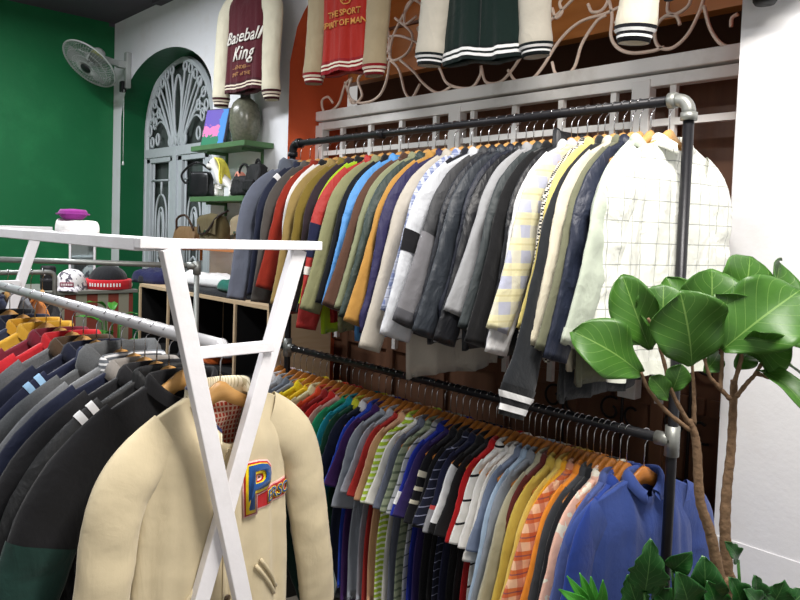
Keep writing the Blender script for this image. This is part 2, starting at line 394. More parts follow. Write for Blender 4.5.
def torso_mesh(S, name, mat, parent, u0=-1, u1=1, v0=0, v1=1, off=0, nu=30, nv=26, rim=True, side=None):
    vs = np.linspace(0, 1, max(2, nv)); vs = v0+(v1-v0)*(vs**1.3 if v0 == 0 and v1 == 1 else vs)
    if side is None:
        t = np.linspace(-1, 1, nu); us = np.sign(t)*(1-(1-np.abs(t))**1.4)
        U, V = np.meshgrid(us, vs); Fr = torso(S, U, V, True, off); Bk = torso(S, U, V, False, off)[:, ::-1]
        G = np.concatenate([Fr, Bk], 1); nc = 2*nu; rows = len(vs)
        if rim:
            last = G[-1].copy(); last[:, 1] *= .55; last[:, 2] += .012; G = np.concatenate([G, last[None]], 0); rows += 1
        Fc = gridf(rows, nc, True)
        if v0 == 0:
            for j in range(nu-1):
                if min(abs(us[j]), abs(us[j+1]))*S['W'] > S['nw']*.92: Fc.append((j+1, j, nc-1-j, nc-2-j))
        return mesh(name, G.reshape(-1, 3), Fc, mat, parent)
    U, V = np.meshgrid(np.linspace(u0, u1, nu), vs); G = torso(S, U, V, side == 'front', off)
    e = G.copy(); e[..., 1] += (.004 if side == 'front' else -.004)
    full = np.concatenate([G.reshape(-1, 3), e.reshape(-1, 3)]); n = nu*len(vs); Fc = gridf(len(vs), nu)
    ring = [j for j in range(nu)]+[i*nu+nu-1 for i in range(1, len(vs))]+[(len(vs)-1)*nu+j for j in range(nu-2, -1, -1)]+[i*nu for i in range(len(vs)-2, 0, -1)]
    Fc += [(a, b, b+n, a+n) for a, b in zip(ring, ring[1:]+ring[:1])]
    return mesh(name, full, Fc, mat, parent)
def front_y(S, x, z, off=.002, front=True):
    x = np.asarray(x, float); z = np.asarray(z, float); u = np.clip(x/S['W'], -1, 1); v = np.zeros_like(x)
    for _ in range(12):
        P = torso(S, u, v, front); v = np.clip(v+(P[..., 2]-z)/(S['L']), 0, 1); u = np.clip(u+(x-P[..., 0])/.24, -1, 1)
    return torso(S, u, v, front, off)[..., 1]
def sleeve_mesh(S, name, mat, parent, sgn, s0=0, s1=1, off=0, n=20, ns=30, rim=True, grow=0, closed=False):
    r = np.random.RandomState(S['seed']+(3 if sgn > 0 else 9)); p = r.rand(6)*6.3; K = 60
    x, z = S['W']-.055, float(zt_(S, np.array(S['W']-.055), False))-S['r0']*.93; path = [(x, z)]; pn = np.random.RandomState(int(S['nest']) if S['nest'] is not None else S['seed']).rand(4)*6.3; ds = S['sl']/K
    sw = S.get('swing', 0)*(r.rand()-.5)
    for i in range(K):
        t = i/K; ph = R(S['ph0']+(S['ph1']-S['ph0'])*float(smooth01(t*S.get('bend', 3.2)))+sw)
        x += math.cos(ph)*ds; z += math.sin(ph)*ds; path.append((x, z))
    path = np.array(path); ss = np.linspace(s0, s1, ns); idx = ss*K
    C = np.stack([np.interp(idx, range(K+1), path[:, k]) for k in (0, 1)], -1)
    T = np.stack([np.interp(np.clip(idx+1, 0, K), range(K+1), path[:, k])-np.interp(np.clip(idx-1, 0, K), range(K+1), path[:, k]) for k in (0, 1)], -1); T /= np.linalg.norm(T, axis=1)[:, None]
    N = np.stack([-T[:, 1], T[:, 0]], -1)
    th = np.linspace(0, 2*math.pi, n, endpoint=False)
    puff = S.get('puff', 0)*np.exp(-((ss-.9)/.06)**2)
    if S.get('cuff'): puff = puff-.16*smooth01((ss-.93)/.03)
    rn = (S['r0']+(S['r1']-S['r0'])*ss**.9)*(1+puff)+grow; ry = (S['y0']+(S['y1']-S['y0'])*ss)*(1+puff)+grow
    bl = smooth01(ss*5); ry = ry*bl+(1-bl)*np.minimum(ry, S['T']*.42+.004)
    rn = rn*(1-.0*bl)
    fb = S['sf']*np.sin(ss*3)+.012*np.sin(ss*5+pn[0])*ss
    G = np.zeros((ns, n, 3)); c, s_ = np.cos(th), np.sin(th); sg = np.sign(c)*np.abs(c)**.9; sy = np.sign(s_)*np.abs(s_)**1.25
    Q = np.stack(np.broadcast_arrays(ss[:, None]*S['sl']*1.6, .05*c[None], .09*s_[None]), -1)
    d = creases(Q, S['seed']+(21 if sgn > 0 else 33), 50, 7)*.0135*S['crk']*smooth01(ss*5)[:, None]+.005*S['crk']*np.sin(3*th[None]+pn[1]+2*np.sin(ss[:, None]*4+pn[2]))*smooth01(ss*3)[:, None]
    d = d+.004*S['crk']*np.sin(ss[:, None]*34+3*s_[None]+p[1])*np.exp(-((ss-.45)/.2)**2)[:, None]
    rnn = rn[:, None]+d*.35+off; ryy = ry[:, None]+d+off
    G[..., 0] = C[:, :1]+N[:, :1]*sg*rnn; G[..., 2] = C[:, 1:]+N[:, 1:]*sg*rnn; G[..., 1] = sy*ryy+fb[:, None]
    G[..., 0] *= sgn; rows = ns
    if rim and s1 > .5:
        k = G[-1].copy(); m0 = k.mean(0); k = m0+(k-m0)*.75; k[:, 2] += .006; G = np.concatenate([G, k[None]]); rows += 1
        k = m0+(k-m0)*.7; k[:, 2] += .05; G = np.concatenate([G, k[None]]); rows += 1
    Fc = gridf(rows, n, True, flip=sgn > 0)
    return mesh(name, G.reshape(-1, 3), Fc, mat, parent)
PROF = dict(shirt=[(-.002, -.016), (-.006, .010), (-.003, .019), (.004, .020), (.014, .010), (.024, -.018), (.021, -.020), (.005, .004)],
            rib=[(.002, -.014), (-.003, .006), (-.002, .018), (.004, .023), (.011, .014), (.014, -.016)],
            tee=[(.001, -.008), (-.001, .006), (.003, .010), (.008, .004), (.009, -.008)],
            stand=[(.002, -.012), (-.004, .02), (-.006, .05), (.0, .058), (.008, .05), (.012, -.012)],
            hood=[(.002, -.015), (-.006, .02), (.0, .035), (.018, .042), (.034, .025), (.042, -.01), (.036, -.04), (.015, -.05)])
def collar_mesh(S, kind, mat, parent, name='collar', sub=None, gap=.22):
    prof = PROF[kind] if sub is None else [PROF[kind][i] for i in sub]; n = 36
    a = np.linspace(gap, 2*math.pi-gap, n); G = np.zeros((len(prof), n, 3))
    for i, (e, h) in enumerate(prof):
        if sub is not None: e += .0012
        fr = np.clip(np.cos(a), 0, 1)**2; sp = 1+(.35*fr if kind in ('shirt', 'hood') else 0)
        G[i, :, 0] = (S['nw']+e-.004)*np.sin(a); G[i, :, 1] = -(S['ny']+e*.8)*np.cos(a); G[i, :, 2] = h*(1-.15*fr)-S['nd']*fr*.95
        G[i, :, 0] += (.012*fr*np.sign(np.sin(a)) if kind == 'shirt' and e > .01 else 0)
    if kind == 'hood': G += creases(G*2, S['seed'], 30)[..., None]*.012
    f = gridf(len(prof), n)
    return mesh(name, G.reshape(-1, 3), f, mat, parent)
def write(S, txt, size, x, z, mat, parent, name='lettering', off=.0035, depth=.0015, align='LEFT', shear=0, front=True, bold=0):
    cu_ = bpy.data.curves.new('t', 'FONT'); cu_.body = txt; cu_.size = size; cu_.align_x = align; cu_.shear = shear; cu_.offset = bold; cu_.resolution_u = 3
    o = bpy.data.objects.new('t', cu_); col.objects.link(o); bpy.context.view_layer.update()
    me = bpy.data.meshes.new_from_object(o.evaluated_get(bpy.context.evaluated_depsgraph_get())); bpy.data.objects.remove(o)
    bm = bmesh.new(); bm.from_mesh(me)
    for _ in range(1): bmesh.ops.triangulate(bm, faces=bm.faces)
    ret = bmesh.ops.extrude_face_region(bm, geom=bm.faces[:])
    for v in [g for g in ret['geom'] if isinstance(g, bmesh.types.BMVert)]: v.co.z += depth
    bm.to_mesh(me); bm.free(); n = len(me.vertices); co = np.zeros(n*3); me.vertices.foreach_get('co', co); co = co.reshape(-1, 3)
    X = x+co[:, 0]; Z = z+co[:, 1]
    Y = front_y(S, X, Z, 0)-off-co[:, 2]
    me.vertices.foreach_set('co', np.stack([X, Y, Z], -1).ravel()); me.materials.clear(); me.materials.append(mat); me.update()
    q = bpy.data.objects.new(name, me); col.objects.link(q); q.parent = parent; return q
SEED = [100]
def garment(desc, c, loc, rz, sleeve='long', cat='jacket', collar='shirt', group=None, suffix='', name=None, **k):
    SEED[0] += 1; S = dict(DEF); S['seed'] = SEED[0]
    if sleeve == 'short': S.update(sl=.24, r0=.085, r1=.085, y0=.026, y1=.030, ph0=-26, ph1=-72, L=.66, T=.014, A=.014, W=.195, WB=.235, crk=.5, nw=.088, nd=.06, ny=.026)
    if sleeve == 'short': S.update(y0=.018, y1=.022, r0=.08, r1=.08)
    if cat in ('polo shirt', 't-shirt', 'shirt'): S.update(crk=.55)
    S.update({a: b for a, b in k.items() if a in list(DEF)+['puff', 'swing', 'cuff', 'bend']}); S.setdefault('swing', 8)
    if 'cuff' in k: S['cuff'] = True
    mat = c if not isinstance(c, str) else cloth(c, k.get('rough', .85))
    sm = k.get('smat'); sm = mat if sm is None else (cloth(sm, k.get('rough', .85)) if isinstance(sm, str) else sm)
    nm = name or {'jacket': 'jacket', 'polo shirt': 'polo_shirt', 't-shirt': 't_shirt'}.get(cat, cat.replace(' ', '_'))
    g = thing(nm, desc+suffix, cat, loc, rz, group)
    torso_mesh(S, 'body', mat, g, nu=k.get('nu', 22), nv=k.get('nv', 22))
    cc = k.get('ccol'); cm = mat if cc is None else (cloth(cc) if isinstance(cc, str) else cc)
    if collar: collar_mesh(S, collar, cm, g)
    if k.get('lowtorso'): torso_mesh(S, 'body_panel', cloth(k['lowtorso'][1]), g, v0=k['lowtorso'][0], v1=1, off=.0015, nv=12)
    for v0, v1, h in k.get('tb', ()): torso_mesh(S, 'band' if v0 < .9 else 'hem_band', cloth(h), g, v0=v0, v1=v1, off=.0045 if v1-v0 < .05 else .002, nu=k.get('nu', 22), nv=max(3, int((v1-v0)*60)), rim=False)
    for s in (-1, 1):
        if s == 1 and k.get('slr'): S = dict(S); S['sl'] = k['slr']
        sl = sleeve_mesh(S, 'sleeve', sm, g, s, ns=k.get('ns', 34), n=20)
        for s0, s1, h in k.get('sb', ()):
            sleeve_mesh(S, 'cuff' if s0 >= .9 and s1-s0 > .04 else 'sleeve_band', cloth(h) if isinstance(h, str) else h, sl, s, s0, s1, .003 if s1-s0 > .035 or s0 < .9 else .006, ns=max(3, int((s1-s0)*45)), n=20, rim=s1 > .99)
    if k.get('placket'):
        torso_mesh(S, 'placket', cloth(k['placket']) if isinstance(k['placket'], str) else k['placket'], g, -.05, .05, .1, .98, .002, nu=4, nv=26, side='front')
    if k.get('buttons'):
        for v in np.linspace(.14, .92, k['buttons']):
            q = torso(S, np.array(0.), np.array(v), True, .004); mb = MB(); mb.lathe([(.0, .0), (.005, .0), (.006, .0015), (0, .002)], 10, q, (0, -1, 0)); mb.build('button', cloth(k.get('bcol', '#EDE8DC')), g, True)
    if k.get('pocket'):
        u0 = -.55; torso_mesh(S, 'chest_pocket', mat, g, .25, .68, .3, .48, .003, nu=6, nv=6, side='front')
    g['_'] = 0; del g['_']
    return g, S
# hangers -------------------------------------------------------------------
HH = .105      # hanger neck to rail centre
HB = .128
def make_hanger(mat, HH=HH, k_=1.):
    V = []; n = 29
    for i, t in enumerate(np.linspace(-1, 1, n)):
        a = abs(t); x = t*.185*k_; z = -.085*max(0, a-.05)**1.12+.010*math.exp(-(a/.14)**2)-.010; h = .022*k_**2*(1-.4*a)+.005*math.exp(-(a/.2)**2); w = .006+.004*a**2
        y = .016*a**2
        for b, c_ in ((-1, -1), (1, -1), (1.25, 0), (1, 1), (-1, 1), (-1.25, 0)): V.append((x, y+b*w*.8, z+c_*h*.85))
    Fc = gridf(n, 6, True)+[tuple(range(6))[::-1], tuple(range((n-1)*6, n*6))]
    t = thing('coat_hanger', 'x', 'hanger'); mesh('arm', V, Fc, mat, t)
    r = .021; c = HH-.0045
    P = [(0, 0, .0), (0, 0, c-r-.012)]+[(r*math.sin(a), 0, c-r*math.cos(a)) for a in np.linspace(0.25, 4.2, 16)]
    mesh('hook', np.array(MB().tube(P, .0017, 6).V), MB().tube(P, .0017, 6).F, 'steel', t)
    return t
hangers = {'pale': make_hanger(M['hang']), 'brown': make_hanger(M['hangd'], HB, 1.1)}
first = {'pale': True, 'brown': True}
def hanger(kind, loc, rz, label, group):
    src = hangers[kind]
    if first[kind]: o = src; first[kind] = False
    else:
        o = src.copy(); col.objects.link(o)
        for ch in src.children:
            c = ch.copy(); col.objects.link(c); c.parent = o
    o.location = tuple(loc); o.rotation_euler = (0, 0, rz); tag(o, label, 'hanger', group); return o

# ------------------------------------------------------------------ right pipe rack (two tiers)
RY, RZ1, RZ2 = 2.05, 2.065, 1.060
XL, XR = -2.98, -.98; pr = .0155
rack = thing('pipe_clothes_rack', 'black iron two tier pipe clothes rack standing before the big window', 'clothes rack', (-.98, RY, 0))
def rp(P): return rel(rack, P)
def part(mb, name, mat, root, smooth=True, bevel=0):
    mb.V = [tuple(np.array(v)-np.array(root.location)) for v in mb.V]; return mb.build(name, mat, root, smooth, bevel)
def corner(a, b, c, r=.04, n=8):
    a, b, c = map(lambda v: np.array(v, float), (a, b, c)); u = (a-b)/np.linalg.norm(a-b)*r; w = (c-b)/np.linalg.norm(c-b)*r
    return [b+u*(1-t)**2+w*t**2 for t in np.linspace(0, 1, n)]
part(MB().tube([(XL+.05, RY, RZ1), (XR-.05, RY, RZ1)], pr, 14), 'upper_rail', 'pipe', rack)
part(MB().tube([(XL-.2, RY, RZ2), (XR-.03, RY, RZ2)], pr, 14), 'lower_rail', 'pipe', rack)
for x in (XL, XR):
    part(MB().tube([(x, RY, .01), (x, RY, RZ1-.05)], pr, 14), 'post', 'pipe', rack)
    s = 1 if x == XL else -1
    part(MB().tube(corner((x+s*.1, RY, RZ1), (x, RY, RZ1), (x, RY, RZ1-.1), .045), .0195, 14), 'elbow', 'galv' if x == XR else 'pipe', rack)
    mb = MB().tube([(x+s*.04, RY, RZ1), (x+s*.062, RY, RZ1)], .024, 14); mb.tube([(x, RY, RZ1-.04), (x, RY, RZ1-.062)], .024, 14); part(mb, 'elbow_collar', 'galv' if x == XR else 'pipe', rack)
    mb = MB().tube([(x, RY, RZ2-.045), (x, RY, RZ2+.045)], .0215, 14); mb.tube([(x, RY, RZ2), (x+s*.05, RY, RZ2)], .0215, 14); part(mb, 'tee_joint', 'galv', rack)
    part(MB().lathe([(.06, 0), (.06, .008), (.025, .012), (.02, .03), (0, .03)], 20, (x, RY, 0)), 'floor_flange', 'pipe', rack)
part(MB().tube([(-2.35, RY, RZ1), (-2.31, RY, RZ1)], .021, 14), 'coupling', 'pipe', rack)

# (desc, colour, options)
B = lambda **k: k
UP = [
 ('slate grey hooded zip jacket, leftmost', '#6A7080', B(collar='hood', ccol='#5E6470', W=.215, r0=.08)),
 ('navy track jacket with white shoulder trim', '#262B3E', B(sb=((.08, .12, '#E8E8EA'),), collar='rib')),
 ('taupe grey overshirt beside the navy track jacket', '#54504C', B()),
 ('orange red nylon jacket half hidden among grey ones', '#8E2A1A', B(collar='rib', L=.68, W=.16, r0=.06)),
 ('white windbreaker with black collar and cuffs', '#E6E4E2', B(ccol='#1A1A1C', W=.175, sb=((.9, 1, '#19191B'),), cuff=1)),
 ('khaki tan canvas work jacket', '#9A8350', B()),
 ('mustard olive zip jacket', '#7D6A2C', B(collar='rib')),
 ('dark plum brown jacket', '#33272F', B()),
 ('neon lime jacket with black piping', '#A4C828', B(W=.18, collar='rib', ccol='#1A1C18', sb=((.3, .34, '#14140F'), (.94, 1, '#14140F')), L=.72)),
 ('red colour block jacket with navy and white sleeve bands', '#B2332F', B(collar='rib', sb=((.36, .56, '#1E2340'), (.62, .67, '#E6E0DA')), rough=.6, W=.225, r0=.1)),
 ('sage khaki mac with long plain sleeve', '#8E8E68', B(L=.7)),
 ('black zip jacket between sage and sky blue ones', '#15161A', B()),
 ('bright sky blue thin jacket', '#5A9BDD', B(rough=.6, L=.72)),
 ('chocolate brown corduroy jacket', '#5B4034', B(ccol='#4C3429')),
 ('pale sage green jacket', '#8B8F70', B()),
 ('dark slate green shell jacket', '#34423F', B(rough=.55)),
 ('camel mustard jacket', '#B98A45', B(L=.68)),
 ('deep indigo navy bomber jacket', '#2A2750', B(rough=.6, collar='rib', puff=.15, cuff=1, W=.22, r0=.095)),
 ('light stone grey long parka', '#BDB6AA', B(L=.82, sl=.74, W=.165)),
 ('light blue plaid flannel shirt', cloth('#A7B0CC', .85, 'plaid', '#6E7BAA', (.03, '#E6E8F0', '#33406E')), B(W=.175)),
 ('black fleece jacket beside the blue plaid shirt', '#1B1C24', B()),
 ('white track jacket with one black band on its sleeve', '#CDD0D6', B(rough=.5, sb=((.40, .52, '#16161A'),), r0=.11, r1=.07, W=.235)),
 ('charcoal jacket with lighter grey lower sleeves', '#3A3B3E', B(rough=.6, sb=((.5, .93, '#77767A'), (.93, 1, '#55555A')), r0=.085, W=.19)),
 ('blue black nylon jacket with puckered cuffs', '#23262E', B(rough=.5, puff=.2, cuff=1)),
 ('dark slate windbreaker with loose sleeves', '#32373E', B(rough=.5)),
 ('midnight navy padded jacket', '#1E2230', B(rough=.55, crk=1.3, puff=.2, cuff=1)),
 ('black rain jacket', '#191A1E', B(rough=.45)),
 ('pale grey jacket peeking between black ones', '#9C9DA0', B(W=.165, r0=.06)),
 ('charcoal green long sleeved jacket', '#343A3C', B(rough=.6, L=.68)),
 ('jet black cotton jacket', '#121214', B()),
 ('glossy black coat with collar raised', '#1B1C20', B(collar='stand', rough=.45)),
 ('crumpled white nylon jacket', '#E3E2E2', B(rough=.55, crk=1.5)),
 ('beige and lilac plaid shirt', cloth('#D8D2AE', .85, 'plaid', '#A9AFCF', (.075, '#E9E2B6', '#C2B887')), B(sl=.58)),
 ('black and white checked wool coat', cloth('#E2DDD0', .85, 'check', '#222222', (.011,)), B(W=.18, r0=.065)),
 ('pastel yellow jacket', '#D9C878', B(W=.165, r0=.06)),
 ('black varsity jacket with two white cuff stripes', '#1F2226', B(collar='rib', sl=.84, L=.78, W=.165,  puff=.25, r1=.06, cuff=1, sb=((.9, 1, '#15171A'), (.925, .945, '#EDEDED'), (.965, .985, '#EDEDED')))),
 ('cream canvas jacket with wide cuffs', '#CFC8B4', B(sb=((.93, 1, '#D8D0B8'),), r1=.06, L=.68, W=.215)),
 ('olive grey jacket beside cream one', '#6C6D58', B(L=.72)),
 ('dark navy quilted jacket', '#22283A', B(rough=.5, crk=1.4)),
 ('pale green grey denim jacket with button cuff', '#B9C2B2', B(W=.155, sb=((.93, 1, '#C4CCBC'),))),
]
WINP = cloth('#EDEFE6', .6, 'grid', '#7E8380', (.062, .045))
GU = 'jackets and shirts on the upper pipe rail'
HG = 'wooden hangers on the upper pipe rail'
n = len(UP); xs = np.array([pl(px, 150, 1, RY)[0] for px in np.linspace(304, 664, n)]); xs = xs-xs[-1]-1.10; xs = XL+.07+(xs-xs[0])*((-1.10-XL-.07)/(xs[-1]-xs[0]))
for i, (d, c, o) in enumerate(UP):
    o = dict(o); cat = 'shirt' if 'shirt' in d and 'over' not in d else 'jacket'
    x = xs[i]+rnd.uniform(-.006, .006); jy = rnd.uniform(-.012, .012); rz = R(90+rnd.uniform(-2, 2))
    o.setdefault('L', rnd.uniform(.60, .68)); o.setdefault('sl', rnd.uniform(.58, .64)); far_ = max(0, 1-i/16); o['W'] = o.get('W', rnd.uniform(.182, .202))-.014-.024*far_; o.setdefault('nest', 17); o.setdefault('slope', .46); o.setdefault('ph0', -30); o.setdefault('nw', .086)
    o.setdefault('ph1', rnd.uniform(-76, -70)-9*far_); o.setdefault('bend', 2.2)
    garment(d, c, (x, RY, RZ1-HH-.014), rz, cat=cat, group=GU, suffix=', on the upper pipe rail', **o)
    hanger('pale', (x, RY, RZ1-HH), rz, 'wooden hanger holding the '+d.replace(', leftmost', ''), HG)
g, S = garment('white windowpane check jacket hanging at the right end', WINP, (-1.045, RY+.035, RZ1-HH-.01), R(80), cat='jacket', group=GU, suffix=' of the upper rail', L=.70, W=.195, WB=.25, T=.04, r0=.09, r1=.065, y0=.04, y1=.035, sl=.56, nu=44, nv=50, ns=50, ph1=-88, collar='shirt', A=.014, crk=.8, nw=.066, nd=.03, ny=.03,
               placket=WINP, buttons=5, bcol='#7D7A70', sb=((.93, 1, '#E9EBDF'),), tb=((.94, 1, '#E3E6DA'),))
hanger('pale', (-1.045, RY+.015, RZ1-HH), R(80), 'wooden hanger holding the white windowpane check jacket', HG)

st = lambda b, a, p, d: cloth(b, .85, 'hstripe', a, (p, d))
LO = [
 ('pale pink polo shirt', '#E6CFD2', {}), ('white polo shirt with pink edge', '#E8E6E6', B(sb=((.9, 1, '#D7A9B2'),))), ('light ash grey polo shirt', '#A9ACB0', {}),
 ('slate blue grey polo shirt', '#6D7580', {}), ('mid grey t-shirt', '#85888C', B(collar='tee')), ('bright yellow polo shirt', '#E8CB1C', {}), ('golden yellow t-shirt', '#E3B91E', B(collar='tee')),
 ('buttermilk cream polo shirt', '#DAD2A2', {}), ('tomato orange polo shirt', '#CC4420', {}), ('dark crimson polo shirt', '#8C1F1E', {}), ('scarlet red polo shirt', '#B7231F', {}),
 ('dusty rose t-shirt', '#B98A80', B(collar='tee')), ('kelly green t-shirt with wide sleeve', '#1E8A5E', B(collar='tee', L=.6)), ('teal blue polo shirt', '#137F90', {}),
 ('bottle green polo shirt with yellow collar', '#12402E', B(ccol='#C6C832')), ('ink navy polo shirt with white collar', '#151B2E', B(ccol='#D9D9D9')), ('royal blue polo shirt', '#1E3FA8', {}), ('dark violet polo shirt', '#3A1B52', {}),
 ('blue grey jersey t-shirt with stitched sleeve hem', '#8C919A', B(collar='tee', sl=.3)), ('cool grey polo shirt', '#9598A0', {}), ('brick red t-shirt', '#A22A26', B(collar='tee')), ('peach tan polo shirt', '#C99A78', {}),
 ('lime and white striped polo shirt', st('#A9C63A', '#E8EBD8', .022, .4), {}), ('off white t-shirt', '#DAD8CF', B(collar='tee')), ('steel grey polo shirt', '#666B7B', B(L=.7)), ('sage striped polo shirt', st('#8E977E', '#5E6A55', .03, .3), {}),
 ('silver grey striped polo shirt', st('#A8ABAE', '#505458', .045, .12), {}), ('cobalt blue polo shirt with white sleeve band', '#1E2E96', B(sb=((.62, .82, '#E8E8E8'),))), ('eggplant purple t-shirt', '#30245A', B(collar='tee')),
 ('black polo shirt with pale square sleeve trim', '#15151B', B(sb=((.25, .31, '#D9D2BE'), (.45, .51, '#D9D2BE'), (.65, .71, '#D9D2BE')))), ('plain black polo shirt', '#111114', {}),
 ('dark navy polo shirt with thin stripes', st('#14182C', '#8A8EA6', .03, .1), {}), ('navy ringer polo shirt with grey sleeve ends', '#1A1D38', B(sb=((.6, .66, '#C84A4A'), (.66, 1, '#9C9CA0')))),
 ('black polo shirt with white side panel', '#141416', B(sb=((.15, .85, '#E4E4E4'),))), ('black t-shirt beside white striped polo', '#18181A', B(collar='tee')), ('cherry red polo shirt', '#B4181C', {}),
 ('white polo shirt with double black stripes', cloth('#E9E7E2', .85, 'hstripe', '#17171B', (.075, .10)), {}), ('plain white t-shirt', '#E8E6E2', B(collar='tee')), ('ivory polo shirt with ribbed sleeve ends', '#E2DFD8', B(sb=((.9, 1, '#D2CFC8'),), sl=.27)),
 ('denim blue grey polo shirt', '#77839A', B(collar='shirt')), ('powder blue long sleeved shirt', '#9DB2C8', B(sl=.5, r1=.055)), ('storm grey shirt', '#8A9099', B(sl=.42, r1=.06)), ('stone beige long sleeved shirt', '#A9A48C', B(sl=.54, r1=.055)),
 ('wine brown shirt', '#5E2622', B(sl=.4, r1=.06)), ('straw yellow shirt', '#C4A94C', B(sl=.56, r1=.055)), ('pale mustard shirt', '#D2B458', B(sl=.55, r1=.055)), ('amber yellow shirt', '#E0A022', B(sl=.5, r1=.055)),
 ('orange and white plaid shirt', cloth('#D2723A', .85, 'plaid', '#E9C3A0', (.05, '#A8402A', '#3A3A5A')), B(sl=.56, r1=.055)), ('vivid orange shirt', '#E0862A', B(sl=.45, r1=.06)), ('charcoal jersey shirt', '#3A3C40', B(sl=.5, r1=.055)), ('black knit shirt', '#16171C', B(sl=.54, r1=.055)),
 ('pink and peach floral shirt', cloth('#E6B8A4', .85, 'blotch', '#E2DCCB', (30,)), B(sl=.5, r1=.06)), ('dusty blue shirt', '#4A5A92', B(sl=.55, r1=.055)), ('royal blue long sleeved shirt', '#28418E', B(sl=.56, r1=.055)),
]
GL = 'shirts on the lower pipe rail'; HL = 'wooden hangers on the lower pipe rail'
n = len(LO); xs = np.array([pl(px, 150, 1, RY)[0] for px in np.linspace(300, 664, n)]); xs = XL-.06+(xs-xs[0])*((-1.125-XL+.06)/(xs[-1]-xs[0]))
for i, (d, c, o) in enumerate(LO):
    o = dict(o); cat = 'shirt' if d.endswith(' shirt') and 'polo' not in d else 'polo shirt' if 'polo shirt' in d else 't-shirt' if 't-shirt' in d else 'shirt'
    x = xs[i]+rnd.uniform(-.005, .005); rz = R(90+rnd.uniform(-2, 2)); o.setdefault('L', rnd.uniform(.72, .80)); o.setdefault('nest', 23)
    garment(d, c, (x, RY, RZ2-HB-.014), rz, sleeve='short', cat=cat, group=GL, suffix=', on the lower pipe rail', **{**o, 'swing': 14})
    hanger('brown', (x, RY, RZ2-HB), rz, 'wooden hanger holding the '+d, HL)
g, S = garment('blue long sleeved polo shirt hanging at the right end', '#3B5092', (-1.07, RY+.01, RZ2-HB), R(76), cat='shirt', group=GL, suffix=' of the lower rail', L=.72, W=.22, WB=.25, T=.04, sl=.6, r0=.08, nu=36, nv=36, ph1=-80, crk=.7, A=.012, nw=.065)
hanger('brown', (-1.07, RY+.01, RZ2-HB), R(76), 'wooden hanger holding the blue long sleeved polo shirt', HL)

# ------------------------------------------------------------------ left rack: white wooden X frames carrying a white pipe
LY, LZ = .80, 1.386
XF = -1.405
tr = thing('garment_rack', 'white painted wooden X frame garment rack with a pale pipe rail', 'clothes rack', (XF, LY, 0))
def fpt(px, py): return pl(px, py, 0, XF)
cb0, cb1 = fpt(137, 241), fpt(319, 247.5); zc = (cb0[2]+cb1[2])/2
part(MB().bar((XF, cb0[1], zc), (XF, cb1[1], zc), .028, .021), 'crossbar', 'trest', tr, False, .002)
LT, LB = fpt(166, 247), fpt(240, 600); RT, RB = fpt(300, 253), fpt(203, 600)
def ext(a, b, z): a, b = np.array(a), np.array(b); return a+(b-a)*((z-a[2])/(b[2]-a[2]))
XFAR = pl(38, 240, 1, RT[1])[0]
for k, (x, zz) in enumerate(((XF, 0), (XFAR, 0))):
    for j, (a, b) in enumerate(((LT, LB), (RT, RB))):
        a2 = ext(a, b, zc-.01); b2 = ext(a, b, 0.01); a2[0] = b2[0] = x-(.012 if j else -.012)+(-.0 if k else 0)
        part(MB().bar(a2, b2, .038, .024, (1, 0, 0)), 'leg', 'trest', tr, False, .002)
r0 = fpt(192, 351); r1 = fpt(272, 348); zr = (r0[2]+r1[2])/2
part(MB().bar((XF-.0, r0[1]-.0, zr), (XF, r1[1]+.0, zr), .022, .024), 'rung', 'trest', tr, False, .002)
part(MB().bar((XFAR, cb0[1], zc), (XFAR, cb1[1], zc), .028, .021), 'crossbar', 'trest', tr, False, .002)
part(MB().bar((XFAR, r0[1], zr), (XFAR, r1[1], zr), .022, .024), 'rung', 'trest', tr, False, .002)
a = pl(0, 233, 2, zc); 
part(MB().box((XFAR-.6, cb0[1]+.0, zc-.016), (XF-.015, cb0[1]+.085, zc+.0105)), 'top_board', 'trest', tr, False, .002)
part(MB().tube([(XFAR-.6, LY, LZ), (XF-.014, LY, LZ)], .0165, 16), 'rail', 'whitepipe', tr)
LR = [   # far -> near
 ('black track jacket with white stripes', '#17181C', B(collar='rib', sb=((.03, .06, '#E6E6E6'), (.09, .12, '#E6E6E6')))),
 ('dark navy wool jacket, far end', '#1D2234', {}),
 ('slate navy sweatshirt with mustard striped collar', '#2E3448', B(collar='rib', ccol='#C7932C')),
 ('mustard yellow knitted cardigan', '#C89A34', B(collar='rib')),
 ('maroon wool jacket', '#6A1D2C', {}),
 ('bright red sweatshirt', '#B8242C', B(collar='rib')),
 ('charcoal melange jacket with brown collar', cloth('#4A4B4E', .9, 'melange', '#86878A'), B(ccol='#4A3A2C')),
 ('midnight navy wool jacket', '#191D30', {}),
 ('navy jacket with light blue sleeve patch and stripes', '#1B2038', B(collar='rib', ccol='#2A3350', sb=((.02, .045, '#8FB4D4'), (.065, .09, '#8FB4D4'), (.34, .5, '#58A8CC')))),
 ('dark grey wool hooded coat', cloth('#46484A', .9, 'melange', '#707274'), B(collar='hood')),
 ('mid grey wool coat with striped collar', cloth('#5E6062', .9, 'melange', '#94969A'), B(collar='rib', ccol=cloth('#62666C', .85, 'hstripe', '#D8D8DA', (.014, .4)))),
 ('deep navy corduroy jacket with grey collar', '#181E34', B(ccol='#8A8580')),
 ('black wool coat', '#1C1C1F', {}),
 ('black varsity jacket with white shoulder stripes', '#1A1B1D', B(collar='rib', sb=((.02, .045, '#E4E4E4'), (.065, .09, '#E4E4E4')), rough=.6)),
 ('black jacket with dark green lower sleeves', '#151518', B(collar='rib', sb=((.42, 1, '#17352F'),), r0=.09)),
]
GR = 'jackets on the left white rack'; HR = 'wooden hangers on the left white rack'
n = len(LR); xs = np.array([pl(px, 300, 1, LY)[0] for px in np.linspace(10, 184, n)])
